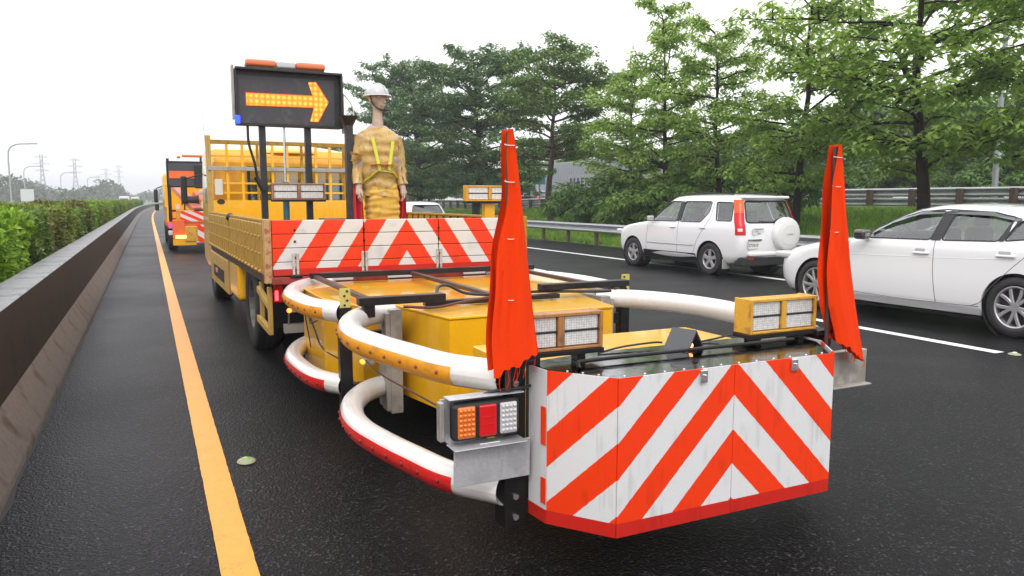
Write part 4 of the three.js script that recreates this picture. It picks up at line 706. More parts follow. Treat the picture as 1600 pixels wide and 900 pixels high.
// ---------- arrow board ----------
{
  const t = thing('arrow_board', 'black electronic board with lit orange arrow above the truck bed', 'arrow board', 1.42, 0.93, 8.5), s = 8.5;
  const x0 = 0.875, x1 = 1.975, y0 = 2.335, y1 = 2.915;
  const blk = worn([0.016, 0.015, 0.017], [0.04, 0.038, 0.04], 0.5, {}, { metres: 0.6, blotch: 0.5, streak: 0.6, seed: 641 });
  P('cabinet', B(x0, x1, y0, y1, s, s + 0.12, 0.006), blk, t);
  P('visor', [B(x0, x1, y1 - 0.02, y1 + 0.004, s - 0.09, s + 0.002), B(x1 - 0.02, x1 + 0.003, y0, y1 - 0.021, s - 0.09, s + 0.001), B(x0 - 0.003, x0 + 0.015, y0, y1 - 0.021, s - 0.05, s + 0.001), B(x0, x1, y0 - 0.004, y0 + 0.012, s - 0.03, s + 0.001)], blk, t);
  P('face', B(x0 + 0.02, x1 - 0.08, y0 + 0.02, y1 - 0.07, s - 0.008, s - 0.001, 0.001), worn([0.045, 0.042, 0.048], [0.075, 0.072, 0.078], 0.45, {}, { metres: 0.6, blotch: 0.8, streak: 0.4, seed: 642 }), t);
  const A = [[0.105, 0.25], [0.79, 0.245], [0.745, 0.105], [0.826, 0.1], [0.955, 0.306], [0.84, 0.515], [0.757, 0.515], [0.80, 0.365], [0.105, 0.375]].map(([a, b]) => [x0 + a, y1 - b]);
  P('arrow_trim', plate(A.map(([x, y]) => { const mx = x0 + 0.62, my = y1 - 0.308; return [x + Math.sign(x - mx) * 0.008, y + Math.sign(y - my) * 0.009]; }), s - 0.012, s - 0.0085, 0), std([0.5, 0.03, 0.01], 0.5), t);
  const am = std([0.5, 0.14, 0.01], 0.4); { const n = noiser(30, 645); am.emissive.setRGB(1, 1, 1); am.emissiveIntensity = 0.9; am.emissiveMap = tex(256, (u, v) => { const cx_ = fr(u * 9) - 0.5, cy_ = fr(v * 9) - 0.5, k = sstep(0.5, 0.12, Math.hypot(cx_, cy_)), q = n(u, v); return [255, toS(0.10 + 0.30 * k + 0.12 * q), toS(0.004 + 0.06 * k)]; }, 0.5); am.userData.metres = 1; }
  P('lit_arrow', plate(A, s - 0.016, s - 0.0125, 0), am, t);
  const L = new THREE.RectAreaLight(0xff7a18, 1.2, 0.8, 0.25); L.position.set(1.42 - t.off.x, 2.61 - t.off.y, -(s - 0.02) + s); L.rotation.y = Math.PI; L.name = 'arrow_glow'; t.add(L);
  P('side_plate', [B(x0 - 0.03, x0 - 0.008, y0 + 0.06, y1 + 0.03, s - 0.02, s + 0.1)], greySteel, t); P('side_plate', B(x1 + 0.006, x1 + 0.026, y0 - 0.05, y1 - 0.2, s - 0.02, s + 0.04), greySteel, t);
  P('blue_lamp', B(x0 - 0.02, x0 + 0.035, y0 + 0.005, y0 + 0.095, s - 0.06, s - 0.02, 0.012), glowBlue, t);
  for (const x of [1.135, 1.61]) P('mast', B(x - 0.033, x + 0.033, 0.93, y0, s + 0.02, s + 0.09), blk, t);
  P('lift_cylinder', [rod([1.37, 0.95, s + 0.12], [1.37, 1.75, s + 0.12], 0.035, 0.035, 16)], std([0.07, 0.20, 0.26], 0.35, { metalness: 0.3 }), t); P('lift_rod', rod([1.37, 1.75, s + 0.12], [1.37, 2.36, s + 0.1], 0.013), chrome, t);
  P('cable', [tube([[0.985, 2.34, s], [0.99, 2.15, s], [1.04, 1.95, s], [1.07, 1.78, s + 0.02], [1.13, 1.68, s + 0.03]], 0.014, 40, 7), tube([[1.12, 1.66, s], [1.08, 1.74, s], [1.05, 1.8, s]], 0.028, 12, 7)], cableMat, t);
  P('cable', tube([[1.97, 2.75, s + 0.05], [2.03, 2.68, s], [2.05, 2.55, s - 0.2], [2.01, 2.42, s - 0.4]], 0.007, 30, 6), greySteel, t);
  // light bar on top
  const y = y1 + 0.012, lb = P('light_bar', [B(0.99, 1.80, y - 0.008, y + 0.018, s + 0.0, s + 0.14, 0.005)], blk, t);
  const am2 = std([0.62, 0.13, 0.02], 0.18, { clearcoat: 1 });
  for (const [a, b] of [[0.985, 1.30], [1.50, 1.815]]) P('amber_dome', B(a, b, y + 0.018, y + 0.095, s - 0.005, s + 0.145, 0.03), am2, lb);
  P('clear_dome', B(1.302, 1.498, y + 0.018, y + 0.09, s - 0.002, s + 0.142, 0.02), std([0.5, 0.5, 0.52], 0.25, { clearcoat: 0.6 }), lb);
}
// ---------- mannequin in hard hat ----------
function sdfMesh(bones, lo, hi, res, k = 0.035) { // bones: [a, b, ra, rb]; smooth union meshed on a grid
  const mc = new MarchingCubes(res, rubber, false, false, 400000), size = Math.max(hi[0] - lo[0], hi[1] - lo[1], hi[2] - lo[2]), c = [0, 1, 2].map((q) => (lo[q] + hi[q]) / 2);
  mc.isolation = 0; const half = res / 2, f = mc.field;
  const bb = bones.map(([a, b, ra, rb]) => { const d = [b[0] - a[0], b[1] - a[1], b[2] - a[2]]; return [a, d, d[0] * d[0] + d[1] * d[1] + d[2] * d[2] || 1e-9, ra, rb]; });
  for (let z = 0; z < res; z++) for (let y = 0; y < res; y++) for (let x = 0; x < res; x++) {
    const p = [(x - half) / half, (y - half) / half, (z - half) / half].map((q, i) => c[i] + q * size / 2); let acc = 0;
    for (const [a, d, l2, ra, rb] of bb) { const v = [p[0] - a[0], p[1] - a[1], p[2] - a[2]], t = clamp((v[0] * d[0] + v[1] * d[1] + v[2] * d[2]) / l2, 0, 1), dist = Math.hypot(v[0] - t * d[0], v[1] - t * d[1], v[2] - t * d[2]) - lerp(ra, rb, t); acc += Math.exp(-dist / k * 1.6); }
    f[z * res * res + y * res + x] = acc > 0 ? (k / 1.6) * Math.log(acc) : -1;
  }
  mc.update(); const n = mc.count, p = mc.positionArray.slice(0, n * 3), nn = mc.normalArray.slice(0, n * 3);
  for (let i = 0; i < n * 3; i++) p[i] = c[i % 3] + p[i] * size / 2;
  const g = new THREE.BufferGeometry(); g.setAttribute('position', new THREE.Float32BufferAttribute(p, 3)); g.setAttribute('normal', new THREE.Float32BufferAttribute(nn, 3)); g.setAttribute('uv', new THREE.Float32BufferAttribute(new Float32Array(n * 2), 2));
  g.deleteAttribute('normal'); const w = mergeVertices(g, 1e-4); w.computeVertexNormals(); return w;
}
{
  const bx = 2.24, bs = 8.0, t = thing('mannequin', 'mannequin in white hard hat and taped safety vest standing on the truck bed', 'mannequin', bx, 0.93, bs);
  const at = ([x, y, s]) => [bx + x, y, -(bs - s)];
  const bn = (a, b, ra, rb) => [at(a), at(b), ra, rb];
  // torso, shoulders, arms
  const body = sdfMesh([
    bn([0, 1.5, 0], [0, 1.75, 0], 0.11, 0.105), bn([-0.06, 1.72, 0], [0.06, 1.72, 0], 0.11, 0.11), bn([-0.09, 1.98, 0], [0.09, 1.98, 0], 0.12, 0.12), bn([-0.12, 2.17, 0], [0.12, 2.17, 0], 0.09, 0.09), bn([-0.06, 2.27, 0], [0.06, 2.27, 0], 0.07, 0.07),
    bn([-0.18, 2.19, 0], [-0.225, 1.93, -0.01], 0.065, 0.05), bn([-0.225, 1.93, -0.01], [-0.235, 1.7, 0.07], 0.05, 0.036), bn([0.18, 2.19, 0], [0.22, 1.93, -0.01], 0.065, 0.05), bn([0.22, 1.93, -0.01], [0.24, 1.7, 0.06], 0.05, 0.036),
  ], [bx - 0.36, 1.45, -bs - 0.36], [bx + 0.36, 2.40, -bs + 0.36], 66, 0.03);
  const hy = 2.6, fx = 0.5; // head turned to the right of the picture
  const hd = (x, y, s) => { const c = Math.cos(fx), q = Math.sin(fx); return [x * c + s * q, y, s * c - x * q]; };
  const hb = (a, b, ra, rb) => bn(hd(...a), hd(...b), ra, rb);
  const head = sdfMesh([
    bn([0, 2.24, 0], [0, 2.36, 0.0], 0.075, 0.055), bn([0, 2.36, 0], [0, 2.52, 0.0], 0.052, 0.05), hb([0, 2.625, -0.01], [0, 2.655, -0.012], 0.088, 0.088), hb([0, 2.58, 0.03], [0, 2.535, 0.055], 0.062, 0.036), hb([0, 2.61, 0.088], [0, 2.578, 0.107], 0.012, 0.016),
    hb([-0.024, 2.548, 0.085], [0.024, 2.548, 0.085], 0.011, 0.011), hb([-0.086, 2.605, -0.005], [-0.09, 2.58, 0], 0.016, 0.012), hb([0.086, 2.605, -0.005], [0.09, 2.58, 0], 0.016, 0.012), hb([-0.05, 2.628, 0.068], [0.05, 2.628, 0.068], 0.018, 0.018),
  ], [bx - 0.28, 2.2, -bs - 0.28], [bx + 0.28, 2.76, -bs + 0.28], 72, 0.012);
  // relaxed hands, five fingers each
  const hands = [-1, 1].map((sg) => {
    const w = [sg * 0.238, 1.70, 0.075], b = [bn(w, [w[0] + sg * 0.004, 1.63, 0.09], 0.03, 0.034)];
    for (let k = 0; k < 4; k++) { const z = 0.06 + k * 0.02, l = [0.06, 0.072, 0.068, 0.05][k]; b.push(bn([w[0] + sg * 0.005, 1.615, z], [w[0] + sg * 0.002, 1.615 - l * 0.55, z + 0.006], 0.0095, 0.009), bn([w[0] + sg * 0.002, 1.615 - l * 0.55, z + 0.006], [w[0] - sg * 0.018, 1.615 - l, z + 0.008], 0.009, 0.0075)); }
    b.push(bn([w[0] - sg * 0.012, 1.66, 0.105], [w[0] - sg * 0.02, 1.625, 0.135], 0.012, 0.01), bn([w[0] - sg * 0.02, 1.625, 0.135], [w[0] - sg * 0.022, 1.595, 0.142], 0.01, 0.008));
    const q = at(w); return sdfMesh(b, [q[0] - 0.12, 1.5, q[2] - 0.12], [q[0] + 0.12, 1.74, q[2] + 0.12], 60, 0.006);
  });
  const wrap = worn([0.50, 0.33, 0.10], [0.36, 0.21, 0.07], 0.4, {}, { metres: 0.35, blotch: 0.9, streak: 0.2, fine: 0.25, seed: 651 });
  const skin = worn([0.46, 0.34, 0.26], [0.30, 0.2, 0.15], 0.55, {}, { metres: 0.3, blotch: 0.6, seed: 652 });
  P('body', [head, body, ...hands], skin, t);
  // wrapped jacket: slightly larger shell with wrinkles
  {
    const p = [], u = [], ix = [], NV = 40, NA = 48, nz = noiser(10, 653);
    for (let j = 0; j <= NV; j++) for (let i = 0; i <= NA; i++) {
      const v = j / NV, y = lerp(1.60, 2.315, v), a = i / NA * Math.PI * 2, sh = v > 0.8 ? Math.sqrt(Math.max(0.0, 1 - ((v - 0.8) / 0.215) ** 2)) : 1, waist = 0.178 + 0.055 * sstep(0.1, 0.75, v), wr = 0.008 * Math.sin(y * 55 + 3 * nz(i / NA, v * 0.4)) + 0.02 * (nz(i / NA, v) - 0.5);
      p.push(bx + Math.cos(a) * (waist + wr) * Math.max(0.3, sh), y, -bs + Math.sin(a) * (0.145 + wr) * Math.max(0.42, sh)); u.push(i / NA, v);
    }
    for (let j = 0; j < NV; j++) for (let i = 0; i < NA; i++) { const a = j * (NA + 1) + i, b = a + NA + 1; ix.push(a, b, a + 1, a + 1, b, b + 1); }
    const g = new THREE.BufferGeometry(); g.setAttribute('position', new THREE.Float32BufferAttribute(p, 3)); g.setAttribute('uv', new THREE.Float32BufferAttribute(u, 2)); g.setIndex(ix); g.computeVertexNormals(); const jm = wrap.clone(); jm.side = THREE.DoubleSide; jm.userData = { metres: 1 };
    const jk = P('wrapped_jacket', g, jm, t);
    for (const sg of [-1, 1]) { const sl = limb([[sg * 0.175, 2.21, 0], [sg * 0.215, 2.06, -0.005], [sg * 0.232, 1.93, -0.008], [sg * 0.238, 1.82, 0.03], [sg * 0.243, 1.715, 0.066]].map((q) => new THREE.Vector3(...at(q))), 0.078, 0.052, 12), sp = sl.attributes.position, sn = noiser(9, 656 + sg); for (let i = 0; i < sp.count; i++) { const k = 0.01 * Math.sin(sp.getY(i) * 90 + 5 * sn(i * 0.07, sp.getY(i))); sp.setX(i, sp.getX(i) + sg * k); sp.setZ(i, sp.getZ(i) + k * 0.6); } sl.computeVertexNormals(); P('sleeve', sl, jm, jk); }
    const hv = std([0.62, 0.62, 0.05], 0.6), f = (y, x) => { const v = (y - 1.6) / 0.715, w = 0.178 + 0.055 * sstep(0.1, 0.75, v) + 0.006; return -(0.145 + 0.016) * Math.sqrt(Math.max(0.05, 1 - (x / w) ** 2)); };
    const ribbon = (pts, w) => { const gs = []; for (let k = 0; k + 1 < pts.length; k++) { const [xa, ya] = pts[k], [xb, yb] = pts[k + 1]; gs.push(beam([bx + xa, ya, bs + f(ya, xa)], [bx + xb, yb, bs + f(yb, xb)], w, 0.006)); } return gs; };
    const seg = (a, b, n) => Array.from({ length: n + 1 }, (_, i) => [lerp(a[0], b[0], i / n), lerp(a[1], b[1], i / n)]);
    P('vest_strap', ribbon(seg([-0.10, 2.2], [-0.03, 1.87], 6), 0.035), hv, jk); P('vest_strap', ribbon(seg([0.12, 2.17], [0.07, 1.87], 6), 0.035), hv, jk);
    P('vest_belt', ribbon([...seg([-0.17, 1.75], [-0.06, 1.855], 5), ...seg([-0.05, 1.86], [0.10, 1.845], 4), ...seg([0.11, 1.84], [0.17, 1.79], 3)], 0.045), hv, jk);
    P('orange_panel', ribbon([...seg([-0.13, 1.92], [-0.04, 1.93], 3), ...seg([0.0, 1.92], [0.12, 1.93], 3)], 0.07), std([0.6, 0.16, 0.05], 0.7), jk);
    const rag = []; const R = rng(655); for (let k = 0; k < 16; k++) { const y = 1.98 + 0.06 * R(), l = 0.05 + 0.08 * R(); rag.push(beam([bx - 0.2, y, bs - 0.06], [bx - 0.2 - l, y + (R() - 0.6) * 0.09, bs - 0.1], 0.022, 0.004)); } P('loose_rag', rag, std([0.45, 0.24, 0.05], 0.8), jk);
  }
  // yellow cloth wrapped round the stand
  {
    const p = [], u = [], ix = [], NV = 60, NA = 56, nz = noiser(12, 657);
    for (let j = 0; j <= NV; j++) for (let i = 0; i <= NA; i++) {
      const v = j / NV, y = lerp(0.935, 1.73, v), a = i / NA * Math.PI * 2, c = Math.cos(a), s = Math.sin(a), e = Math.pow(Math.abs(c) ** 5 + Math.abs(s) ** 5, -0.2), wr = 0.0045 * Math.sin(v * 74 + 9 * nz(i / NA, v * 0.5)) + 0.014 * (nz(i / NA, v * 2) - 0.5), top_ = 1 - 0.12 * sstep(0.85, 1, v);
      p.push(bx + 0.03 + c * e * (0.168 + wr) * top_, y, -bs + s * e * (0.14 + wr) * top_); u.push(i / NA, v);
    }
    for (let j = 0; j < NV; j++) for (let i = 0; i < NA; i++) { const a = j * (NA + 1) + i, b = a + NA + 1; ix.push(a, b, a + 1, a + 1, b, b + 1); }
    const g = new THREE.BufferGeometry(); g.setAttribute('position', new THREE.Float32BufferAttribute(p, 3)); g.setAttribute('uv', new THREE.Float32BufferAttribute(u, 2)); g.setIndex(ix); g.computeVertexNormals();
    const m = worn([0.62, 0.37, 0.05], [0.40, 0.22, 0.04], 0.7, { side: THREE.DoubleSide }, { metres: 0.4, blotch: 0.6, seed: 658 }); P('yellow_wrap', g, m, t);
  }
  // red flags hanging from the hands
  const redC = std([0.45, 0.012, 0.025], 0.75, { side: THREE.DoubleSide });
  for (const sg of [-1, 1]) { const p = [], u = [], ix = []; for (let j = 0; j <= 24; j++) for (let i = 0; i <= 16; i++) { const v = j / 24, q = i / 16, w = 0.1 + 0.03 * v; p.push(bx + sg * (0.24 - 0.02 * v) + (q - 0.5) * w, lerp(1.71, 0.95, v), -bs + 0.03 + 0.025 * Math.sin(q * 11 + v * 2 + sg) + 0.02 * v); u.push(q, v); } for (let j = 0; j < 24; j++) for (let i = 0; i < 16; i++) { const a = j * 17 + i, b = a + 17; ix.push(a, b, a + 1, a + 1, b, b + 1); } const g = new THREE.BufferGeometry(); g.setAttribute('position', new THREE.Float32BufferAttribute(p, 3)); g.setAttribute('uv', new THREE.Float32BufferAttribute(u, 2)); g.setIndex(ix); g.computeVertexNormals(); P('red_cloth', g, redC, t); }
  // hard hat and chin strap
  const hat = std([0.45, 0.45, 0.455], 0.35, { clearcoat: 0.5 }), hc = hd(0, 0, -0.005);
  const dome = new THREE.SphereGeometry(0.118, 32, 18, 0, Math.PI * 2, 0, Math.PI * 0.5).scale(1, 1.05, 1.18).rotateY(fx).translate(bx + hc[0], 2.645, -bs + hc[2]);
  const brim = new THREE.CylinderGeometry(0.128, 0.134, 0.012, 36).scale(1, 1, 1.25).rotateY(fx).translate(bx + hc[0], 2.645, -bs + hc[2] + 0.008), ridge = new THREE.TorusGeometry(0.121, 0.009, 6, 24, Math.PI).rotateY(Math.PI / 2).scale(1, 1.05, 1.17).rotateY(fx).translate(bx + hc[0], 2.645, -bs + hc[2]);
  const hh = P('hard_hat', [dome, brim, ridge], hat, t);
  const cs = (x, y, s) => { const q = hd(x, y, s); return [bx + q[0], y, bs - q[2]]; };
  P('chin_strap', tube([cs(-0.1, 2.64, 0), cs(-0.088, 2.56, 0.02), cs(-0.04, 2.505, 0.06), cs(0.03, 2.498, 0.075), cs(0.09, 2.56, 0.02), cs(0.1, 2.64, 0)], 0.007, 40, 6), blackTrim, hh);
  P('strap_end', tube([cs(0.03, 2.5, 0.08), cs(0.08, 2.5, 0.09), cs(0.12, 2.475, 0.08)], 0.008, 12, 6), blackTrim, hh);
}
// ---------- cars ----------
function pchip(pts) { // monotone curve through [x, y] points, sorted by x
  const n = pts.length, x = pts.map((p) => p[0]), y = pts.map((p) => p[1]), h = [], d = [], m = [];
  for (let i = 0; i + 1 < n; i++) { h[i] = x[i + 1] - x[i]; d[i] = (y[i + 1] - y[i]) / h[i]; }
  for (let i = 0; i < n; i++) m[i] = i === 0 ? d[0] : i === n - 1 ? d[n - 2] : d[i - 1] * d[i] <= 0 ? 0 : 2 / (1 / d[i - 1] + 1 / d[i]);
  return (q) => { if (q <= x[0]) return y[0]; if (q >= x[n - 1]) return y[n - 1]; let i = 0; while (q > x[i + 1]) i++; const t = (q - x[i]) / h[i], a = t * t, b = a * t; return (2 * b - 3 * a + 1) * y[i] + (b - 2 * a + t) * h[i] * m[i] + (-2 * b + 3 * a) * y[i + 1] + (b - a) * h[i] * m[i + 1]; };
}
// shell described by front profile F(y), rear profile R(y) (metres behind the front bumper) and half width W(y)
function shell(sp, inset = 0, yLow = sp.y0, yHigh = sp.y1) {
  const F = pchip(sp.front.map(([t, y]) => [y, t])), Rr = pchip(sp.rear.map(([t, y]) => [y, t])), W = pchip(sp.width), n = sp.n || 2.6, mid = sp.L / 2;
  const T = (t) => 1 - sp.barrel * ((t - mid) / mid) ** 2, rc = (y, r) => Math.min(r, 0.46 * (Rr(y) - F(y) - 2 * inset));
  const E = (d, r) => (d >= r ? 1 : d <= 0 ? 0 : Math.pow(1 - Math.pow(1 - d / r, n), 1 / n));
  const z = (t, y) => Math.max(0, (W(y) - inset) * T(t) * E(t - F(y) - inset, rc(y, sp.rf)) * E(Rr(y) - inset - t, rc(y, sp.rr)));
  const rearAt = (y, th) => { const r = rc(y, sp.rr), c = Math.pow(Math.cos(th), 2 / n), s = Math.pow(Math.sin(th), 2 / n), t = Rr(y) - inset - r * (1 - c); return [t, y, (W(y) - inset) * T(t) * s]; };
  const rearX = (y, zz) => { const w = W(y) * T(Rr(y)), r = rc(y, sp.rr), q = clamp(Math.abs(zz) / w, 0, 0.999); return Rr(y) - r * (1 - Math.pow(1 - Math.pow(q, n), 1 / n)); };
  const frontX = (y, zz) => { const w = W(y) * T(F(y)), r = rc(y, sp.rf), q = clamp(Math.abs(zz) / w, 0, 0.999); return F(y) + r * (1 - Math.pow(1 - Math.pow(q, n), 1 / n)); };
  function geo() {
    const ys = [yLow]; let y = yLow; while (y < yHigh - 1e-4) { let dy = 0.05; while (dy > 0.0015 && (Math.abs(F(y + dy) - F(y)) > 0.07 || Math.abs(Rr(y + dy) - Rr(y)) > 0.07 || Math.abs(W(y + dy) - W(y)) > 0.05)) dy *= 0.7; y = Math.min(yHigh, y + dy); ys.push(y); }
    const NC = 9, NS = 26, ring = (yy) => {
      const a = F(yy) + inset, b = Rr(yy) - inset, rf = rc(yy, sp.rf), rr = rc(yy, sp.rr), pts = [];
      for (let i = 0; i <= NC; i++) { const th = i / NC * Math.PI / 2, c = Math.pow(Math.max(0, Math.cos(th)), 2 / n), s = Math.pow(Math.sin(th), 2 / n), t = b - rr * (1 - c); pts.push([t, (W(yy) - inset) * T(t) * s]); }
      for (let i = 1; i < NS; i++) { const t = lerp(b - rr, a + rf, i / NS); pts.push([t, (W(yy) - inset) * T(t)]); }
      for (let i = NC; i >= 0; i--) { const th = i / NC * Math.PI / 2, c = Math.pow(Math.max(0, Math.cos(th)), 2 / n), s = Math.pow(Math.sin(th), 2 / n), t = a + rf * (1 - c); pts.push([t, (W(yy) - inset) * T(t) * s]); }
      const full = pts.slice(); for (let i = pts.length - 2; i > 0; i--) full.push([pts[i][0], -pts[i][1]]); return full;
    };
    const p = [], ix = []; let N = 0;
    ys.forEach((yy) => { const r = ring(yy); N = r.length; for (const [t, zz] of r) p.push(zz, yy, t - mid); });
    for (let j = 0; j + 1 < ys.length; j++) for (let i = 0; i < N; i++) { const a = j * N + i, b = j * N + (i + 1) % N, c = a + N, d = b + N; ix.push(a, b, c, b, d, c); }
    const c0 = p.length / 3; p.push(0, yLow, (F(yLow) + Rr(yLow)) / 2 - mid); const c1 = c0 + 1; p.push(0, yHigh, (F(yHigh) + Rr(yHigh)) / 2 - mid); const q = (ys.length - 1) * N;
    for (let i = 0; i < N; i++) { ix.push(c0, (i + 1) % N, i); ix.push(c1, q + i, q + (i + 1) % N); }
    const g = new THREE.BufferGeometry(); g.setAttribute('position', new THREE.Float32BufferAttribute(p, 3)); g.setIndex(ix);
    let vol = 0; for (let i = 0; i < ix.length; i += 3) { const [a, b, c] = [0, 1, 2].map((k) => new THREE.Vector3().fromArray(p, ix[i + k] * 3)); vol += a.dot(b.cross(c)); }
    if (vol < 0) for (let i = 0; i < ix.length; i += 3) { const k = ix[i]; ix[i] = ix[i + 1]; ix[i + 1] = k; } g.setIndex(ix); g.computeVertexNormals(); return g;
  }
  return { F, Rr, W, z, geo, rearAt, rearX, frontX, mid };
}
const dense = (poly, d = 0.06) => { const o = []; poly.forEach((a, i) => { const b = poly[(i + 1) % poly.length], k = Math.max(1, Math.ceil(Math.hypot(b[0] - a[0], b[1] - a[1]) / d)); for (let j = 0; j < k; j++) o.push([lerp(a[0], b[0], j / k), lerp(a[1], b[1], j / k)]); }); return o; };
function mapped(poly, fn, step = 0.06) { // flat polygon mapped to a curved surface
  const pts = dense(poly, step).map((p) => new THREE.Vector2(...p)), f = THREE.ShapeUtils.triangulateShape(pts, []), p = [];
  for (const t of f) for (const i of t) p.push(...fn(pts[i].x, pts[i].y));
  const g = new THREE.BufferGeometry(); g.setAttribute('position', new THREE.Float32BufferAttribute(p, 3)); const m = mergeVertices(g, 1e-5); m.computeVertexNormals(); return m;
}
const roundPoly = (poly, r = 0.05) => { const o = []; poly.forEach((b, i) => { const a = poly[(i + poly.length - 1) % poly.length], c = poly[(i + 1) % poly.length], la = Math.hypot(a[0] - b[0], a[1] - b[1]), lc = Math.hypot(c[0] - b[0], c[1] - b[1]), k = Math.min(r, la * 0.4, lc * 0.4); const p = [lerp(b[0], a[0], k / la), lerp(b[1], a[1], k / la)], q = [lerp(b[0], c[0], k / lc), lerp(b[1], c[1], k / lc)]; for (let j = 0; j <= 4; j++) { const t = j / 4; o.push([(1 - t) ** 2 * p[0] + 2 * t * (1 - t) * b[0] + t * t * q[0], (1 - t) ** 2 * p[1] + 2 * t * (1 - t) * b[1] + t * t * q[1]]); } }); return o; };
function makeCar(name, label, sp, x, s, turn, paint) {
  const c = thing(name, label, 'car', x, 0, s); c.off = new THREE.Vector3(); c.rotation.y = turn;
  const S = shell(sp), ev = new Evaluator(); ev.attributes = ['position', 'normal']; ev.useGroups = false;
  const brush = (g) => { const o = clean(g); o.deleteAttribute('uv'); const b = new Brush(o); b.updateMatrixWorld(); return b; };
  let b = brush(S.geo()); const sub = (g) => { b = ev.evaluate(b, brush(g), SUBTRACTION); };
  sub(shell(sp, 0.055, sp.belt - 0.35, sp.y1 - 0.04).geo());
  for (const ax of sp.axles) for (const sg of [-1, 1]) sub(new THREE.CylinderGeometry(sp.arch, sp.arch, 0.34, 48).rotateZ(Math.PI / 2).translate(sg * (sp.w / 2 - 0.12), sp.rt, ax - S.mid));
  const ext = (poly, depth, along) => { const g = new THREE.ExtrudeGeometry(new THREE.Shape(poly.map((p) => new THREE.Vector2(...p))), { depth, bevelEnabled: false }); return along === 'x' ? g.rotateY(-Math.PI / 2).translate(depth / 2, 0, -S.mid) : g; };
  const wins = sp.windows.map((w) => roundPoly(w, 0.045));
  for (const w of wins) sub(ext(w, 2.4, 'x'));
  const rw = roundPoly(sp.rearWin, 0.07), fw = roundPoly(sp.frontWin, 0.08);
  sub(ext(rw, sp.rearWinDepth || 0.7, 'z').translate(0, 0, sp.L - (sp.rearWinDepth || 0.7) - S.mid + 0.05)); sub(ext(fw, sp.frontWinDepth, 'z').translate(0, 0, sp.frontWinAt - S.mid));
  const bg = b.geometry; bg.setAttribute('uv', new THREE.BufferAttribute(new Float32Array(bg.attributes.position.count * 2), 2));
  P('body', bg, paint, c);
  const side = (sg, off) => (t, y) => [sg * (S.z(t, y) + off), y, t - S.mid];
  for (const sg of [-1, 1]) for (const w of wins) {
    const g = P('side_window', mapped(w, side(sg, -0.014), 0.08), sp.glass || pane, c);
    P('window_seal', new THREE.TubeGeometry(new THREE.CatmullRomCurve3(dense(w, 0.05).map(([t, y]) => new THREE.Vector3(...side(sg, -0.004)(t, y))), true), 90, 0.011, 6, true), blackTrim, g);
  }
  const rwf = (zz, y) => [zz, y, S.rearX(y, zz) - 0.012 - S.mid], fwf = (zz, y) => [zz, y, S.frontX(y, zz) + 0.012 - S.mid];
  const gridPatch = (poly, fn) => mapped(poly, fn, 0.05);
  const rp = P('rear_window', gridPatch(rw, rwf), sp.glass || pane, c); P('window_seal', new THREE.TubeGeometry(new THREE.CatmullRomCurve3(dense(rw, 0.05).map((p) => new THREE.Vector3(...rwf(...p)).add(new THREE.Vector3(0, 0, 0.008))), true), 110, 0.018, 6, true), blackTrim, rp);
  const wp = P('windscreen', gridPatch(fw, fwf), sp.glass || pane, c); P('window_seal', new THREE.TubeGeometry(new THREE.CatmullRomCurve3(dense(fw, 0.05).map((p) => new THREE.Vector3(...fwf(...p))), true), 110, 0.014, 6, true), blackTrim, wp);
  const CB = (t0, t1, y0, y1, z0, z1, r = 0.02) => B(z0, z1, y0, y1, S.mid - t1, S.mid - t0, r);
  const hw = sp.w / 2, [a0, a1] = sp.axles;
  P('cabin', [CB(a0 + 0.65, a1 + 0.35, sp.belt - 0.33, sp.belt - 0.12, -hw + 0.12, hw - 0.12), CB(a0 + 0.5, a0 + 0.95, sp.belt - 0.3, sp.belt - 0.03, -hw + 0.14, hw - 0.14)], interior, c);
  for (const zz of [-0.36, 0.36]) { P('seat', [CB(a0 + 1.55, a0 + 1.72, sp.belt - 0.15, sp.belt + 0.16, zz - 0.23, zz + 0.23, 0.06), CB(a0 + 1.62, a0 + 1.72, sp.belt + 0.17, sp.belt + 0.32, zz - 0.12, zz + 0.12, 0.04)], seatCloth, c); P('seat', [CB(a0 + 2.45, a0 + 2.62, sp.belt - 0.15, sp.belt + 0.12, zz - 0.3, zz + 0.3, 0.06), CB(a0 + 2.52, a0 + 2.62, sp.belt + 0.13, sp.belt + 0.25, zz - 0.12, zz + 0.12, 0.04)], seatCloth, c); }
  P('steering_wheel', new THREE.TorusGeometry(0.17, 0.014, 8, 28).rotateX(-0.4).translate(-0.36, sp.belt + 0.02, a0 + 1.05 - S.mid), blackTrim, c);
  P('underbody', [CB(a0 + sp.arch + 0.06, a1 - sp.arch - 0.06, sp.y0 - 0.06, sp.y0 + 0.06, -hw + 0.14, hw - 0.14), CB(0.35, sp.L - 0.3, sp.y0 - 0.02, sp.y0 + 0.1, -0.45, 0.45)], blackTrim, c);
  for (const ax of sp.axles) for (const sg of [-1, 1]) {
    P('arch_liner', [new THREE.CylinderGeometry(sp.arch - 0.004, sp.arch - 0.004, 0.27, 36, 1, true).rotateZ(Math.PI / 2).translate(sg * (hw - 0.17), sp.rt, ax - S.mid), new THREE.CylinderGeometry(sp.arch - 0.006, sp.arch - 0.006, 0.01, 36).rotateZ(Math.PI / 2).translate(sg * (hw - 0.28), sp.rt, ax - S.mid)], linerMat, c);
    wheel(c, sg * (hw - 0.03 - sp.tw / 2), sp.rt, S.mid - ax, sp.rt, sp.rim, sp.tw, sp.wheelStyle, sg);
  }
  P('axle', [rod([-hw + 0.2, sp.rt, S.mid - a0], [hw - 0.2, sp.rt, S.mid - a0], 0.03), rod([-hw + 0.2, sp.rt, S.mid - a1], [hw - 0.2, sp.rt, S.mid - a1], 0.05)], blackTrim, c);
  return { c, S, CB, side, rwf, fwf, wins };
}
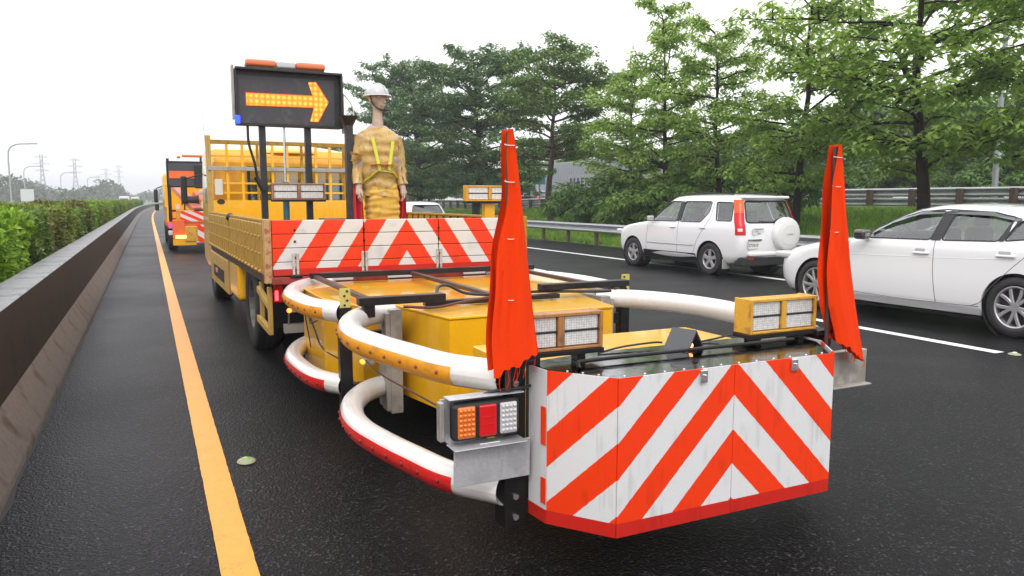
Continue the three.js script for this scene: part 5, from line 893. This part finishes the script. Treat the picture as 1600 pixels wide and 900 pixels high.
const linerMat = std([0.012, 0.012, 0.012], 0.9, { side: THREE.DoubleSide });
const shut = std([0.10, 0.10, 0.105], 0.6);
function lineOn(k, pts, sg, r = 0.0045, off = -0.001) { return new THREE.TubeGeometry(new THREE.CatmullRomCurve3(fine(pts).map(([t, y]) => new THREE.Vector3(...k.side(sg, off)(t, y))), false, 'catmullrom', 0.5), 80, r, 5, false); }
function fine(pts) { const c = new THREE.CatmullRomCurve3(pts.map(([t, y]) => new THREE.Vector3(t, y, 0)), false, 'catmullrom', 0.4); return c.getPoints(36).map((v) => [v.x, v.y]); }
function lampPatch(k, y0, y1, th0, th1, off) { // patch round the rear corner
  const p = [], ix = [], NY = 14, NT = 10; const both = [];
  for (const sg of [-1, 1]) { const p = [], ix = []; for (let j = 0; j <= NY; j++) for (let i = 0; i <= NT; i++) { const y = lerp(y0, y1, j / NY), th = lerp(typeof th0 === 'function' ? th0(y) : th0, typeof th1 === 'function' ? th1(y) : th1, i / NT), [t, yy, z] = k.S.rearAt(y, th); p.push(sg * (z + off * Math.sin(th)), yy, t + off * Math.cos(th) + off * 0.4 - k.S.mid); } for (let j = 0; j < NY; j++) for (let i = 0; i < NT; i++) { const a = j * (NT + 1) + i, b = a + NT + 1; ix.push(a, a + 1, b, a + 1, b + 1, b); } const g = new THREE.BufferGeometry(); g.setAttribute('position', new THREE.Float32BufferAttribute(p, 3)); g.setIndex(ix); g.computeVertexNormals(); both.push(g); }
  return both;
}
{ // white sport utility car with spare wheel on the tailgate
  const sp = { L: 4.4, w: 1.78, y0: 0.26, y1: 1.685, belt: 1.07, barrel: 0.075, rf: 0.5, rr: 0.26, n: 2.8, axles: [0.84, 3.46], arch: 0.385, rt: 0.335, rim: 0.205, tw: 0.215, wheelStyle: 'five',
    front: [[0.14, 0.26], [0.03, 0.42], [0, 0.6], [0.06, 0.84], [0.24, 0.94], [0.75, 1.03], [1.22, 1.09], [1.55, 1.34], [1.86, 1.57], [2.05, 1.63], [2.5, 1.672], [3.0, 1.685]],
    rear: [[4.22, 0.26], [4.36, 0.4], [4.4, 0.58], [4.38, 0.96], [4.31, 1.15], [4.22, 1.42], [4.14, 1.58], [3.98, 1.638], [3.5, 1.676], [3.1, 1.685]],
    width: [[0.26, 0.80], [0.42, 0.88], [0.7, 0.895], [0.95, 0.885], [1.07, 0.865], [1.3, 0.80], [1.55, 0.715], [1.615, 0.67], [1.655, 0.55], [1.685, 0.12]],
    windows: [[[1.52, 1.09], [2.40, 1.09], [2.44, 1.52], [2.08, 1.525], [1.80, 1.38]], [[2.52, 1.09], [3.16, 1.09], [3.36, 1.3], [3.37, 1.52], [2.55, 1.525]], [[3.60, 1.13], [4.03, 1.13], [3.97, 1.5], [3.50, 1.51]]],
    rearWin: [[-0.64, 1.1], [0.64, 1.1], [0.56, 1.53], [-0.56, 1.53]], frontWin: [[-0.68, 1.14], [0.68, 1.14], [0.58, 1.55], [-0.58, 1.55]], frontWinAt: 0.9, frontWinDepth: 1.35 };
  const k = makeCar('sport_utility_car', 'white sport utility car with covered spare wheel on its tailgate', sp, 11.27, 13.72, 0.035, carWhite), { c, S, CB } = k;
  for (const sg of [-1, 1]) {
    P('shut_line', [lineOn(k, [[1.42, 1.06], [1.40, 0.8], [1.36, 0.5], [1.4, 0.42]], sg), lineOn(k, [[2.47, 1.53], [2.48, 1.1], [2.47, 0.7], [2.46, 0.42]], sg), lineOn(k, [[3.44, 1.5], [3.42, 1.2], [3.28, 0.98], [3.1, 0.72], [3.0, 0.5], [2.98, 0.42]], sg)], shut, c);
    P('door_handle', CB(2.22, 2.4, 0.955, 0.985, sg * (S.z(2.3, 0.97) - 0.005), sg * (S.z(2.3, 0.97) + 0.028), 0.012), carWhite, c); P('door_handle', CB(3.16, 3.34, 0.965, 0.995, sg * (S.z(3.2, 0.98) - 0.005), sg * (S.z(3.2, 0.98) + 0.028), 0.012), carWhite, c);
    P('side_moulding', mapped([[1.42, 0.60], [2.98, 0.60], [2.98, 0.665], [1.42, 0.665]], k.side(sg, 0.014)), carWhite, c); P('moulding_edge', lineOn(k, [[1.42, 0.60], [2.2, 0.6], [2.98, 0.6]], sg, 0.009, 0.006), std([0.55, 0.55, 0.55], 0.4), c);
    P('sill', mapped([[1.26, 0.27], [3.05, 0.27], [3.05, 0.43], [1.26, 0.43]], k.side(sg, 0.006)), blackTrim, c);
    P('mirror', [CB(1.54, 1.66, 1.07, 1.2, sg * 0.87, sg * 1.02, 0.04)], std([0.4, 0.4, 0.4], 0.4), c);
    P('roof_rail', new THREE.TubeGeometry(new THREE.CatmullRomCurve3([[2.0, 1.62], [2.4, 1.675], [3.2, 1.695], [3.85, 1.665]].map(([t, y]) => new THREE.Vector3(sg * 0.6, y, t - S.mid))), 24, 0.014, 6), blackTrim, c);
    P('mud_flap', CB(1.24, 1.26, 0.16, 0.36, sg * 0.66, sg * 0.87, 0.005), rubber, c); P('mud_flap', CB(3.86, 3.88, 0.16, 0.36, sg * 0.66, sg * 0.87, 0.005), std([0.35, 0.35, 0.35], 0.6), c);
    P('pillar_trim', mapped([[2.405, 1.1], [2.515, 1.1], [2.545, 1.525], [2.445, 1.525]], k.side(sg, 0.012)), blackTrim, c);
  }
  lampPatch(k, 0.86, 1.3, 0.9, 1.5, 0.01).forEach((g) => P('tail_lamp', g, lensRed, c)); lampPatch(k, 1.302, 1.56, 0.9, 1.5, 0.01).forEach((g) => P('turn_lamp', g, std([0.75, 0.09, 0.008], 0.25, { specularIntensity: 0.6 }), c)); lampPatch(k, 0.93, 0.99, 1.05, 1.33, 0.012).forEach((g) => P('reversing_lamp', g, lensClear, c));
  P('rear_spoiler', CB(3.98, 4.2, 1.575, 1.635, -0.6, 0.6, 0.028), carWhite, c); P('wiper', rod([0.1, 1.11, S.mid - 4.35], [-0.38, 1.13, S.mid - 4.34], 0.008), blackTrim, c);
  // spare wheel under a moulded cover
  const cov = new THREE.LatheGeometry([[0.001, 0.215], [0.2, 0.213], [0.215, 0.205], [0.235, 0.2], [0.29, 0.195], [0.33, 0.17], [0.348, 0.12], [0.35, 0.03], [0.34, 0]].map((p) => new THREE.Vector2(...p)), 48).scale(1, 0.8, 1).rotateX(Math.PI / 2).translate(0.28, 0.86, 4.36 - S.mid);
  const spare = P('spare_wheel_cover', cov, std([0.70, 0.69, 0.67], 0.4, { clearcoat: 0.4 }), c);
  const word = canvasTex(256, 64, (g, w, h) => { g.fillStyle = '#d9d7d3'; g.fillRect(0, 0, w, h); g.fillStyle = '#8b8a88'; g.font = 'italic 44px sans-serif'; g.fillText('R', 22, 46); g.fillStyle = '#4a4a4c'; g.font = 'italic bold 36px sans-serif'; g.fillText('UNNER', 66, 45); });
  const wm = std([0.9, 0.9, 0.9], 0.5); wm.map = word; P('cover_lettering', new THREE.PlaneGeometry(0.24, 0.06).translate(0.30, 0.865, 4.536 - S.mid), wm, spare);
  P('spare_rim', new THREE.CylinderGeometry(0.3, 0.34, 0.06, 40).rotateX(Math.PI / 2).translate(0.28, 0.86, 4.34 - S.mid), blackTrim, spare);
  P('bumper_step', CB(4.25, 4.43, 0.44, 0.52, -0.66, 0.66, 0.03), carWhite, c); P('lower_valance', CB(4.1, 4.37, 0.24, 0.42, -0.78, 0.78, 0.03), blackTrim, c); P('exhaust', rod([0.55, 0.26, S.mid - 4.2], [0.55, 0.26, S.mid - 4.42], 0.03), greySteel, c);
  P('rear_reflector', [CB(4.365, 4.38, 0.37, 0.41, -0.66, -0.52, 0.004), CB(4.365, 4.38, 0.37, 0.41, 0.52, 0.66, 0.004)], lensRed, c);
  const plateT = canvasTex(256, 128, (g, w, h) => { g.fillStyle = '#d8d8d4'; g.fillRect(0, 0, w, h); g.strokeStyle = '#777'; g.lineWidth = 4; g.strokeRect(4, 4, w - 8, h - 8); g.fillStyle = '#2a2c34'; g.font = 'bold 62px sans-serif'; g.fillText('2758·DK', 10, 88, 236); });
  const pm = std([1, 1, 1], 0.4); pm.map = plateT; const pl = P('licence_plate', new THREE.PlaneGeometry(0.34, 0.16).translate(-0.52, 0.66, S.rearX(0.66, 0.52) + 0.014 - S.mid), pm, c); P('plate_light', CB(4.38, 4.41, 0.755, 0.775, -0.7, -0.34, 0.004), blackTrim, pl);
  const bt = canvasTex(128, 64, (g, w, h) => { g.fillStyle = '#d9d9d9'; g.fillRect(0, 0, w, h); g.fillStyle = '#8d8d90'; g.fillRect(18, 12, 96, 8); g.fillStyle = '#a33a3a'; g.font = 'bold 17px sans-serif'; g.fillText('i-', 8, 40); g.fillStyle = '#66666a'; g.fillText('VTEC', 24, 40); g.fillStyle = '#3a3a3e'; g.fillText('4WD', 52, 60); });
  const bm = std([0.95, 0.95, 0.95], 0.35, { clearcoat: 1 }); bm.map = bt; P('badge', new THREE.PlaneGeometry(0.3, 0.14).translate(-0.42, 0.935, S.rearX(0.935, 0.42) + 0.012 - S.mid), bm, c);
  P('head_lamp', [CB(0.06, 0.3, 0.72, 0.86, -0.8, -0.55, 0.04), CB(0.06, 0.3, 0.72, 0.86, 0.55, 0.8, 0.04)], lensClear, c);
}
{ // white saloon in front
  const sp = { L: 4.88, w: 1.85, y0: 0.19, y1: 1.47, belt: 1.0, barrel: 0.085, rf: 0.62, rr: 0.5, n: 2.6, axles: [0.97, 3.80], arch: 0.375, rt: 0.335, rim: 0.235, tw: 0.225, wheelStyle: 'ten',
    front: [[0.16, 0.19], [0.04, 0.34], [0, 0.5], [0.04, 0.68], [0.16, 0.78], [0.5, 0.88], [1.0, 0.97], [1.42, 1.03], [1.75, 1.2], [2.12, 1.36], [2.45, 1.435], [2.85, 1.47]],
    rear: [[4.78, 0.19], [4.86, 0.45], [4.88, 0.7], [4.84, 0.98], [4.7, 1.08], [4.42, 1.12], [4.08, 1.25], [3.7, 1.385], [3.3, 1.45], [2.95, 1.47]],
    width: [[0.19, 0.85], [0.32, 0.915], [0.5, 0.925], [0.75, 0.915], [0.92, 0.905], [1.0, 0.885], [1.2, 0.79], [1.36, 0.69], [1.415, 0.63], [1.45, 0.48], [1.47, 0.1]],
    windows: [[[1.66, 1.02], [2.72, 1.03], [2.80, 1.37], [2.45, 1.36], [2.1, 1.25]], [[2.86, 1.03], [3.55, 1.045], [3.66, 1.31], [3.4, 1.355], [2.93, 1.372]], [[3.61, 1.05], [3.98, 1.09], [3.95, 1.15], [3.72, 1.285]]],
    rearWin: [[-0.6, 1.15], [0.6, 1.15], [0.5, 1.38], [-0.5, 1.38]], rearWinDepth: 1.3, frontWin: [[-0.7, 1.08], [0.7, 1.08], [0.56, 1.38], [-0.56, 1.38]], frontWinAt: 1.0, frontWinDepth: 1.4 };
  const k = makeCar('saloon_car', 'white saloon car with dark window visors at the right edge', sp, 9.58, 6.58, 0.05, carWhite), { c, S, CB } = k; c.scale.set(0.98, 1.035, 0.965);
  for (const sg of [-1, 1]) {
    P('shut_line', [lineOn(k, [[1.55, 1.0], [1.48, 0.8], [1.5, 0.5], [1.55, 0.3]], sg), lineOn(k, [[2.80, 1.37], [2.79, 1.03], [2.80, 0.7], [2.84, 0.42], [2.86, 0.3]], sg), lineOn(k, [[4.0, 1.06], [3.9, 0.92], [3.72, 0.74], [3.5, 0.5], [3.42, 0.36], [3.3, 0.3]], sg), lineOn(k, [[1.5, 0.31], [2.4, 0.29], [3.4, 0.3]], sg)], shut, c);
    P('door_handle', CB(2.52, 2.74, 0.855, 0.885, sg * (S.z(2.6, 0.87) - 0.005), sg * (S.z(2.6, 0.87) + 0.03), 0.013), carWhite, c); P('door_handle', CB(3.56, 3.78, 0.875, 0.905, sg * (S.z(3.6, 0.89) - 0.005), sg * (S.z(3.6, 0.89) + 0.03), 0.013), carWhite, c);
    for (const [t, y] of [[2.54, 0.885], [3.58, 0.905]]) P('handle_recess', mapped(roundPoly([[t, y], [t + 0.14, y], [t + 0.14, y + 0.035], [t, y + 0.035]], 0.02), k.side(sg, 0.003)), std([0.35, 0.35, 0.36], 0.4), c);
    P('crease', lineOn(k, [[1.3, 0.79], [2.2, 0.81], [3.2, 0.835], [4.0, 0.87]], sg, 0.005, -0.002), carWhite, c);
    P('pillar_trim', mapped([[2.725, 1.03], [2.855, 1.03], [2.925, 1.372], [2.805, 1.37]], k.side(sg, 0.012)), blackTrim, c); P('pillar_trim', mapped([[3.555, 1.045], [3.61, 1.05], [3.72, 1.287], [3.665, 1.31]], k.side(sg, 0.012)), blackTrim, c);
    P('window_visor', mapped([[1.78, 1.10], [2.1, 1.262], [2.45, 1.372], [2.8, 1.40], [3.4, 1.375], [3.72, 1.30], [3.70, 1.27], [3.4, 1.325], [2.8, 1.345], [2.45, 1.325], [2.1, 1.215], [1.82, 1.07]], k.side(sg, 0.018)), std([0.02, 0.022, 0.028], 0.1, { clearcoat: 1 }), c);
    P('mirror', [CB(1.72, 1.9, 1.0, 1.13, sg * 0.9, sg * 1.08, 0.045)], std([0.03, 0.03, 0.032], 0.15, { clearcoat: 1 }), c);
    P('side_skirt', mapped([[1.36, 0.2], [3.42, 0.2], [3.42, 0.285], [1.36, 0.285]], k.side(sg, 0.02)), carWhite, c);
    P('fuel_cap', new THREE.TorusGeometry(0.075, 0.003, 5, 28).rotateY(Math.PI / 2).translate(sg * (S.z(4.2, 0.86) + 0.001), 0.86, 4.2 - S.mid), shut, c);
    P('head_lamp', CB(0.12, 0.5, 0.66, 0.76, sg * 0.55, sg * 0.83, 0.04), lensClear, c);
  }
  lampPatch(k, 0.82, 1.0, 0.8, 1.5, 0.006).forEach((g) => P('tail_lamp', g, lensRed, c));
  P('rear_bumper', CB(4.6, 4.86, 0.25, 0.4, -0.75, 0.75, 0.04), blackTrim, c);
}
function smallCar(name, label, paint, x, s, turn, y = 0) {
  const sp = { L: 3.95, w: 1.7, y0: 0.22, y1: 1.51, belt: 1.0, barrel: 0.09, rf: 0.55, rr: 0.42, n: 2.5, axles: [0.78, 3.25], arch: 0.35, rt: 0.31, rim: 0.2, tw: 0.19, wheelStyle: 'five',
    front: [[0.14, 0.22], [0.02, 0.4], [0, 0.55], [0.08, 0.72], [0.3, 0.86], [0.95, 1.0], [1.35, 1.22], [1.75, 1.42], [2.1, 1.49], [2.5, 1.51]], rear: [[3.86, 0.22], [3.95, 0.45], [3.94, 0.8], [3.86, 1.02], [3.7, 1.25], [3.56, 1.4], [3.2, 1.48], [2.6, 1.51]],
    width: [[0.22, 0.78], [0.4, 0.845], [0.7, 0.85], [1.0, 0.82], [1.25, 0.73], [1.42, 0.64], [1.48, 0.5], [1.51, 0.1]],
    windows: [[[1.4, 1.04], [2.2, 1.04], [2.25, 1.4], [1.85, 1.38]], [[2.3, 1.04], [3.0, 1.05], [3.3, 1.2], [3.2, 1.38], [2.35, 1.4]]], rearWin: [[-0.6, 1.06], [0.6, 1.06], [0.5, 1.36], [-0.5, 1.36]], frontWin: [[-0.62, 1.08], [0.62, 1.08], [0.54, 1.38], [-0.54, 1.38]], frontWinAt: 0.7, frontWinDepth: 1.3, glass: glassDark };
  const k = makeCar(name, label, sp, x, s, turn, paint); k.c.position.y = y;
  lampPatch(k, 0.82, 1.02, 0.75, 1.4, 0.008).forEach((g) => P('tail_lamp', g, lensRed, k.c));
  P('rear_wiper', rod([0.0, 1.08, k.S.mid - 3.9], [0.35, 1.1, k.S.mid - 3.87], 0.008), blackTrim, k.c); return k.c;
}
smallCar('hatchback_car', 'small white hatchback ahead, seen above the striped tailgate', carWhite, 9.35, 28.6, 0);
smallCar('hatchback_car', 'dark car on the slip road right of the left orange flag', std([0.016, 0.012, 0.014], 0.2, { clearcoat: 1 }), 27.3, 53.5, 0.1, groundY(27.3, 53.5) + 0.04);
smallCar('taxi_car', 'yellow car half hidden behind the roof of the sport utility car', std([0.75, 0.42, 0.02], 0.25, { clearcoat: 1 }), 27.6, 32.6, 0, groundY(27.6, 32.6) + 0.04);
// ---------- orange work truck ahead ----------
{
  const T = thing('work_truck', 'orange and yellow work truck with arrow board and boom driving ahead', 'truck', 1.7, 0, 24.5), x0 = 0.5, x1 = 2.9, X = (a) => lerp(x0, x1, a);
  P('chassis', [B(1.2, 1.3, 0.5, 0.75, 24.7, 32), B(2.1, 2.2, 0.5, 0.75, 24.7, 32)], blackSteel, T);
  P('bed', B(x0, x1, 0.75, 0.9, 24.6, 29.5), orangePaint, T); P('bed_side', B(x0, x0 + 0.05, 0.9, 1.35, 24.9, 29.5), yellow, T); P('bed_side', B(x1 - 0.05, x1, 0.9, 1.35, 24.9, 29.5), yellow, T);
  P('cab', B(x0 + 0.02, x1 - 0.02, 0.6, 2.5, 29.7, 31.8, 0.12), yellow, T); P('body_locker', B(x0 + 0.02, x1 - 0.02, 0.92, 2.1, 28.3, 29.6, 0.03), yellow, T);
  const stripe = chevronPanel(-0.8, 0.8, 0.2, 0.95, (d, y, j) => fr((d + y + j) / 0.5) < 0.5, 0.2, 701, 256, 128); stripe.color.setRGB(1, 0.95, 0.9);
  P('rear_panel', panelGeo([1.25, 24.4], [x1, 24.4], 0.3, 0.82, 0.02), stripe, T); P('rear_panel', panelGeo([0.85, 24.55], [2.2, 24.55], 0.92, 1.22, 0.02), stripe, T);
  P('corner_box', B(0.62, 0.95, 0.42, 0.95, 24.45, 24.6), orangePaint, T); P('step', B(0.62, 1.25, 0.22, 0.4, 24.42, 24.7), yellow, T); P('hopper', B(0.95, 1.3, 0.33, 0.78, 24.38, 24.6, 0.02), frameYellow, T);
  P('amber_lamp', B(0.68, 0.98, 0.42, 0.52, 24.36, 24.42, 0.02), glow([1, 0.45, 0.1], 2.0), T); P('tail_lamp', B(0.52, 0.62, 0.72, 0.86, 24.45, 24.55, 0.02), glow([0.5, 0.05, 0.3], 0.4), T); P('white_lamp', B(0.5, 0.62, 0.52, 0.66, 24.4, 24.5, 0.03), lensClear, T);
  P('boom', [beam([1.4, 1.75, 26.5], [1.95, 0.9, 24.8], 0.22, 0.2), beam([2.3, 1.7, 27], [2.0, 0.95, 24.8], 0.16, 0.16)], orangePaint, T); P('boom', [beam([0.85, 1.95, 27], [1.35, 1.25, 25.0], 0.3, 0.16)], worn([0.55, 0.17, 0.1], [0.3, 0.12, 0.08], 0.5, {}, { seed: 705 }), T);
  P('rack', [rod([0.62, 0.9, 25], [0.62, 2.0, 25], 0.03), rod([1.0, 0.9, 25], [1.0, 1.9, 25], 0.025), rod([1.9, 0.9, 24.9], [1.9, 2.0, 24.9], 0.03), B(0.6, 2.8, 1.2, 1.26, 24.95, 25.02)], blackSteel, T);
  P('lamp_block', [B(0.75, 0.86, 1.28, 1.42, 24.8, 24.95), B(1.45, 1.7, 1.3, 1.5, 24.7, 24.9)], std([0.6, 0.5, 0.5], 0.5), T); P('locker', B(0.75, 1.25, 0.95, 1.25, 24.7, 25, 0.02), frameYellow, T); P('winch', [rod([0.95, 1.55, 25.4], [1.4, 1.55, 25.4], 0.12, 0.12, 16), rod([0.93, 1.55, 25.4], [0.96, 1.55, 25.4], 0.17, 0.17, 16), rod([1.39, 1.55, 25.4], [1.42, 1.55, 25.4], 0.17, 0.17, 16)], blackTrim, T);
  // arrow board
  P('arrow_panel', B(0.55, 2.35, 1.93, 2.72, 25.3, 25.42, 0.02), blackSteel, T); P('panel_face', B(0.6, 2.3, 1.97, 2.66, 25.27, 25.296, 0.003), std([0.05, 0.05, 0.055], 0.5), T);
  P('orange_arrow', plate([[0.62, 2.2], [1.75, 2.2], [1.7, 1.97], [1.95, 1.97], [2.25, 2.31], [1.95, 2.66], [1.7, 2.66], [1.75, 2.42], [0.62, 2.42]], 25.245, 25.266, 0), std([0.85, 0.14, 0.02], 0.5), T); P('black_bag', B(1.32, 1.7, 1.9, 2.62, 25.16, 25.24, 0.05), rubber, T);
  P('board_mast', [B(0.56, 0.64, 0.9, 2.8, 25.44, 25.5), B(2.25, 2.33, 0.9, 2.7, 25.44, 25.5)], blackSteel, T); P('light_bar', B(1.0, 1.95, 2.84, 2.92, 25.3, 25.42, 0.03), lensAmber, T); P('light_bar_stem', B(1.5, 1.56, 2.72, 2.84, 25.33, 25.39), blackTrim, T); P('beacon', B(0.86, 0.96, 2.8, 2.88, 25.3, 25.4, 0.03), lensAmber, T);
  P('camera_box', B(1.42, 1.8, 1.72, 1.86, 24.9, 25.1, 0.03), aluSheet, T);
  P('mirror', [B(0.22, 0.36, 1.45, 1.95, 31.6, 31.72, 0.04), B(0.24, 0.38, 1.15, 1.4, 31.6, 31.72, 0.04), rod([0.3, 1.97, 31.66], [0.6, 2.1, 31.66], 0.02)], blackTrim, T);
  for (const sg of [-1, 1]) for (const s of [26.2, 30.8]) wheel(T, sg < 0 ? x0 + 0.16 : x1 - 0.16, 0.45, s, 0.45, 0.25, 0.28, 'truck', sg);
  P('mud_flap', [B(0.52, 0.85, 0.2, 0.7, 25.4, 25.43), B(2.55, 2.88, 0.2, 0.7, 25.4, 25.43)], rubber, T);
}
// ---------- slip road traffic and far things ----------
{
  const gy = groundY(31, 52) + 0.03, T = thing('container_lorry', 'pale grey container with dark lettering on a lorry behind the trees', 'lorry', 31.5, gy, 50);
  const cg = std([0.34, 0.36, 0.40], 0.55), ribs = [];
  P('container', B(30.3, 32.7, gy + 1.25, gy + 3.75, 44, 56, 0.02), cg, T);
  for (let s = 44.2; s < 56; s += 0.3) ribs.push(B(30.262, 30.31, gy + 1.4, gy + 3.7, s, s + 0.15, 0.008)); P('ribs', ribs, cg, T);
  const lt = canvasTex(512, 128, (g, w, h) => { g.clearRect(0, 0, w, h); g.fillStyle = '#a0a5ae'; g.fillRect(0, 0, w, h); g.fillStyle = '#20262c'; g.font = 'bold 108px sans-serif'; g.fillText('MAERSK', 14, 104, 484); });
  const lm = std([0.95, 0.95, 0.95], 0.55); lm.map = lt; P('lettering', new THREE.PlaneGeometry(5.2, 1.1).rotateY(-Math.PI / 2).translate(30.255, gy + 2.15, -50.4), lm, T);
  P('chassis', B(30.6, 32.4, gy + 0.9, gy + 1.2, 44, 58.5), blackSteel, T); P('cab', B(30.3, 32.7, gy + 0.6, gy + 3.4, 56.6, 58.9, 0.15), std([0.3, 0.42, 0.55], 0.4), T);
  for (const sg of [-1, 1]) for (const s of [45.2, 46.6, 54.6, 57.8]) wheel(T, sg < 0 ? 30.5 : 32.5, gy + 0.5, s, 0.5, 0.28, 0.3, 'truck', sg);
  const h = groundY(29.6, 60) + 0.03, F = thing('flatbed_trailer', 'orange flatbed trailer standing behind the dark car', 'trailer', 29.7, h, 61);
  P('deck', B(28.5, 30.9, h + 0.95, h + 1.25, 57, 66, 0.03), orangePaint, F); P('beam', B(28.6, 30.8, h + 0.6, h + 0.92, 57.1, 65.8), std([0.25, 0.07, 0.04], 0.6), F); P('bulkhead', B(28.5, 30.9, h + 1.25, h + 1.6, 65.8, 66), std([0.45, 0.04, 0.03], 0.5), F);
  for (const sg of [-1, 1]) for (const s of [58.2, 59.5, 64.5]) wheel(F, sg < 0 ? 28.7 : 30.7, h + 0.45, s, 0.45, 0.25, 0.28, 'truck', sg);
  const gs = thing('green_sign', 'small green road sign on a post beyond the grass', 'sign', 24, groundY(24, 46), 46), g0 = groundY(24, 46);
  P('panel', B(23.55, 24.4, g0 + 1.75, g0 + 2.9, 45.9, 45.94, 0.02), std([0.03, 0.2, 0.13], 0.4), gs); P('panel_head', B(23.6, 24.35, g0 + 2.35, g0 + 2.82, 45.88, 45.897, 0.01), std([0.45, 0.5, 0.48], 0.4), gs); P('post', rod([24, g0 - 0.2, 46], [24, g0 + 2.8, 46], 0.05), galv, gs);
  const c = groundY(26, 16.6), L = thing('lamp_post', 'grey lamp post rising beside the slip road guard rail', 'lamp post', 24.95, c, 15.75);
  P('pole', rod([24.95, c - 0.2, 15.75], [24.95, c + 9.5, 15.75], 0.1, 0.06, 14), galv, L); P('control_box', B(24.8, 25.1, c + 1.6, c + 2.3, 15.6, 15.72, 0.02), std([0.4, 0.46, 0.5], 0.4), L); P('arm', tube([[24.95, c + 9.4, 15.75], [25.4, c + 9.8, 15.75], [27, c + 10, 15.75]], 0.045, 16, 8), galv, L); P('lamp_head', B(26.9, 27.6, c + 9.92, c + 10.06, 15.6, 15.9, 0.05), galv, L);
}
const farGrey = std([0.34, 0.35, 0.36], 0.6);
[[-18.6, 137, 'nearest lamp post across the median, at the left edge'], [-27.9, 228, 'second lamp post across the median, behind the nearest one'], [-24.2, 277, 'third lamp post across the median, between the pylons'], [-20.1, 329, 'farthest lamp post across the median']].forEach(([x, s, label]) => {
  const t = thing('lamp_post', label, 'lamp post', x, 0, s, 'lamp posts across the median');
  P('pole', tube([[x, -0.2, s], [x, 4, s], [x, 7.8, s], [x + 0.25, 9.2, s], [x + 1.2, 9.85, s], [x + 3.0, 10.0, s]], 0.11, 40, 8), farGrey, t); P('lamp_head', B(x + 2.8, x + 3.9, 9.92, 10.12, s - 0.2, s + 0.2, 0.06), farGrey, t);
});
[[-76, 725, 38, 'nearest lattice pylon on the hazy horizon, farthest left'], [-56, 769, 38, 'second lattice pylon from the left on the horizon'], [-42, 1004, 38, 'thin pylon right of the two big ones'], [-28.7, 1005, 42, 'rightmost tall pylon on the horizon'], [-60, 1224, 36, 'faintest small pylon between the others']].forEach(([x, s, h, label]) => {
  const t = thing('pylon', label, 'pylon', x, 0, s, 'power pylons on the horizon'), w = (y) => lerp(3.8, 0.9, Math.pow(clamp(y / (h * 0.62), 0, 1), 0.7)), m = std([0.16, 0.165, 0.17], 0.6);
  for (const [a, b] of [[-1, -1], [1, -1], [-1, 1], [1, 1]]) P('leg', tube([0, 0.15, 0.35, 0.62, 1].map((f) => [x + a * w(f * h), f * h, s + b * w(f * h)]), 0.3, 12, 4), m, t);
  const br = []; for (let k = 0; k < 9; k++) { const y0 = h * k / 10, y1 = h * (k + 1) / 10, a = w(y0), b = w(y1); for (const q of [-1, 1]) { br.push(rod([x - a, y0, s + q * a], [x + b, y1, s + q * b], 0.13, 0.13, 4), rod([x + a, y0, s + q * a], [x - b, y1, s + q * b], 0.13, 0.13, 4)); } } P('bracing', br, m, t);
  for (const f of [0.66, 0.8, 0.94]) for (const q of [-1, 1]) P('cross_arm', [beam([x, f * h + 0.9, s], [x + q * (6.2 - 2 * Math.abs(f - 0.8) * 5), f * h, s], 0.35, 0.35), beam([x, f * h - 0.4, s], [x + q * (6.2 - 2 * Math.abs(f - 0.8) * 5), f * h, s], 0.3, 0.3)], m, t);
});
{
  const t = thing('road_sign', 'pale back of a road sign across the median beside the nearest lamp post', 'sign', -17, 0, 142); P('panel', B(-18, -16.2, 1.3, 3.2, 141.9, 142, 0.03), std([0.55, 0.57, 0.57], 0.5), t); P('post', [rod([-17.7, -0.1, 142.1], [-17.7, 3.2, 142.1], 0.07), rod([-16.5, -0.1, 142.1], [-16.5, 3.2, 142.1], 0.07)], farGrey, t);
  [[-5.0 , 203, 'left one of two white vans approaching beyond the hedge'], [-3.3, 252, 'right one of two white vans approaching beyond the hedge']].forEach(([x, s, label]) => {
    const v = thing('van', label, 'van', x, 0, s, 'vans on the opposite road'); P('body', B(x - 1.05, x + 1.05, 0.45, 2.35, s, s + 5, 0.15), carWhite, v); P('windscreen', B(x - 0.9, x + 0.9, 1.25, 1.85, s - 0.02, s + 0.02, 0.01), glassDark, v); P('bumper', B(x - 1.06, x + 1.06, 0.4, 0.75, s - 0.08, s + 0.1, 0.04), blackTrim, v);
    for (const sg of [-1, 1]) { for (const q of [0.9, 4]) wheel(v, x + sg * 0.9, 0.35, s + q, 0.35, 0.2, 0.22, 'truck', sg); P('head_lamp', B(x + sg * 0.7 - 0.15, x + sg * 0.7 + 0.15, 0.85, 1.05, s - 0.03, s + 0.03, 0.01), lensClear, v); }
  });
}
// ---------- road studs ----------
function stud(x, s, lens, label) {
  const t = thing('road_stud', label, 'road stud', x, 0.0, s); const g = new THREE.LatheGeometry([[0.001, 0.02], [0.03, 0.019], [0.05, 0.009], [0.055, 0.001]].map((p) => new THREE.Vector2(...p)), 24).scale(1.0, 1, 1.15).translate(x, 0.004, -s);
  P('base', g, worn([0.26, 0.28, 0.16], [0.12, 0.12, 0.08], 0.5, {}, { metres: 0.1, seed: 801 }), t); P('dome', new THREE.SphereGeometry(0.026, 16, 8, 0, 6.283, 0, Math.PI / 2).scale(1, 0.6, 0.9).translate(x, 0.018, -s), lens, t);
}
stud(0.456, 4.65, std([0.16, 0.30, 0.02], 0.25, { clearcoat: 0.8 }), 'round green and cream road stud on the asphalt beside the yellow line');
stud(7.83, 4.62, std([0.6, 0.6, 0.58], 0.3), 'pale road stud at the near end of the white lane dash');
scene.traverse((o) => { if (o.isMesh && o.castShadow === false && !o.isInstancedMesh) o.castShadow = o.receiveShadow = true; });
renderer.render(scene, camera);
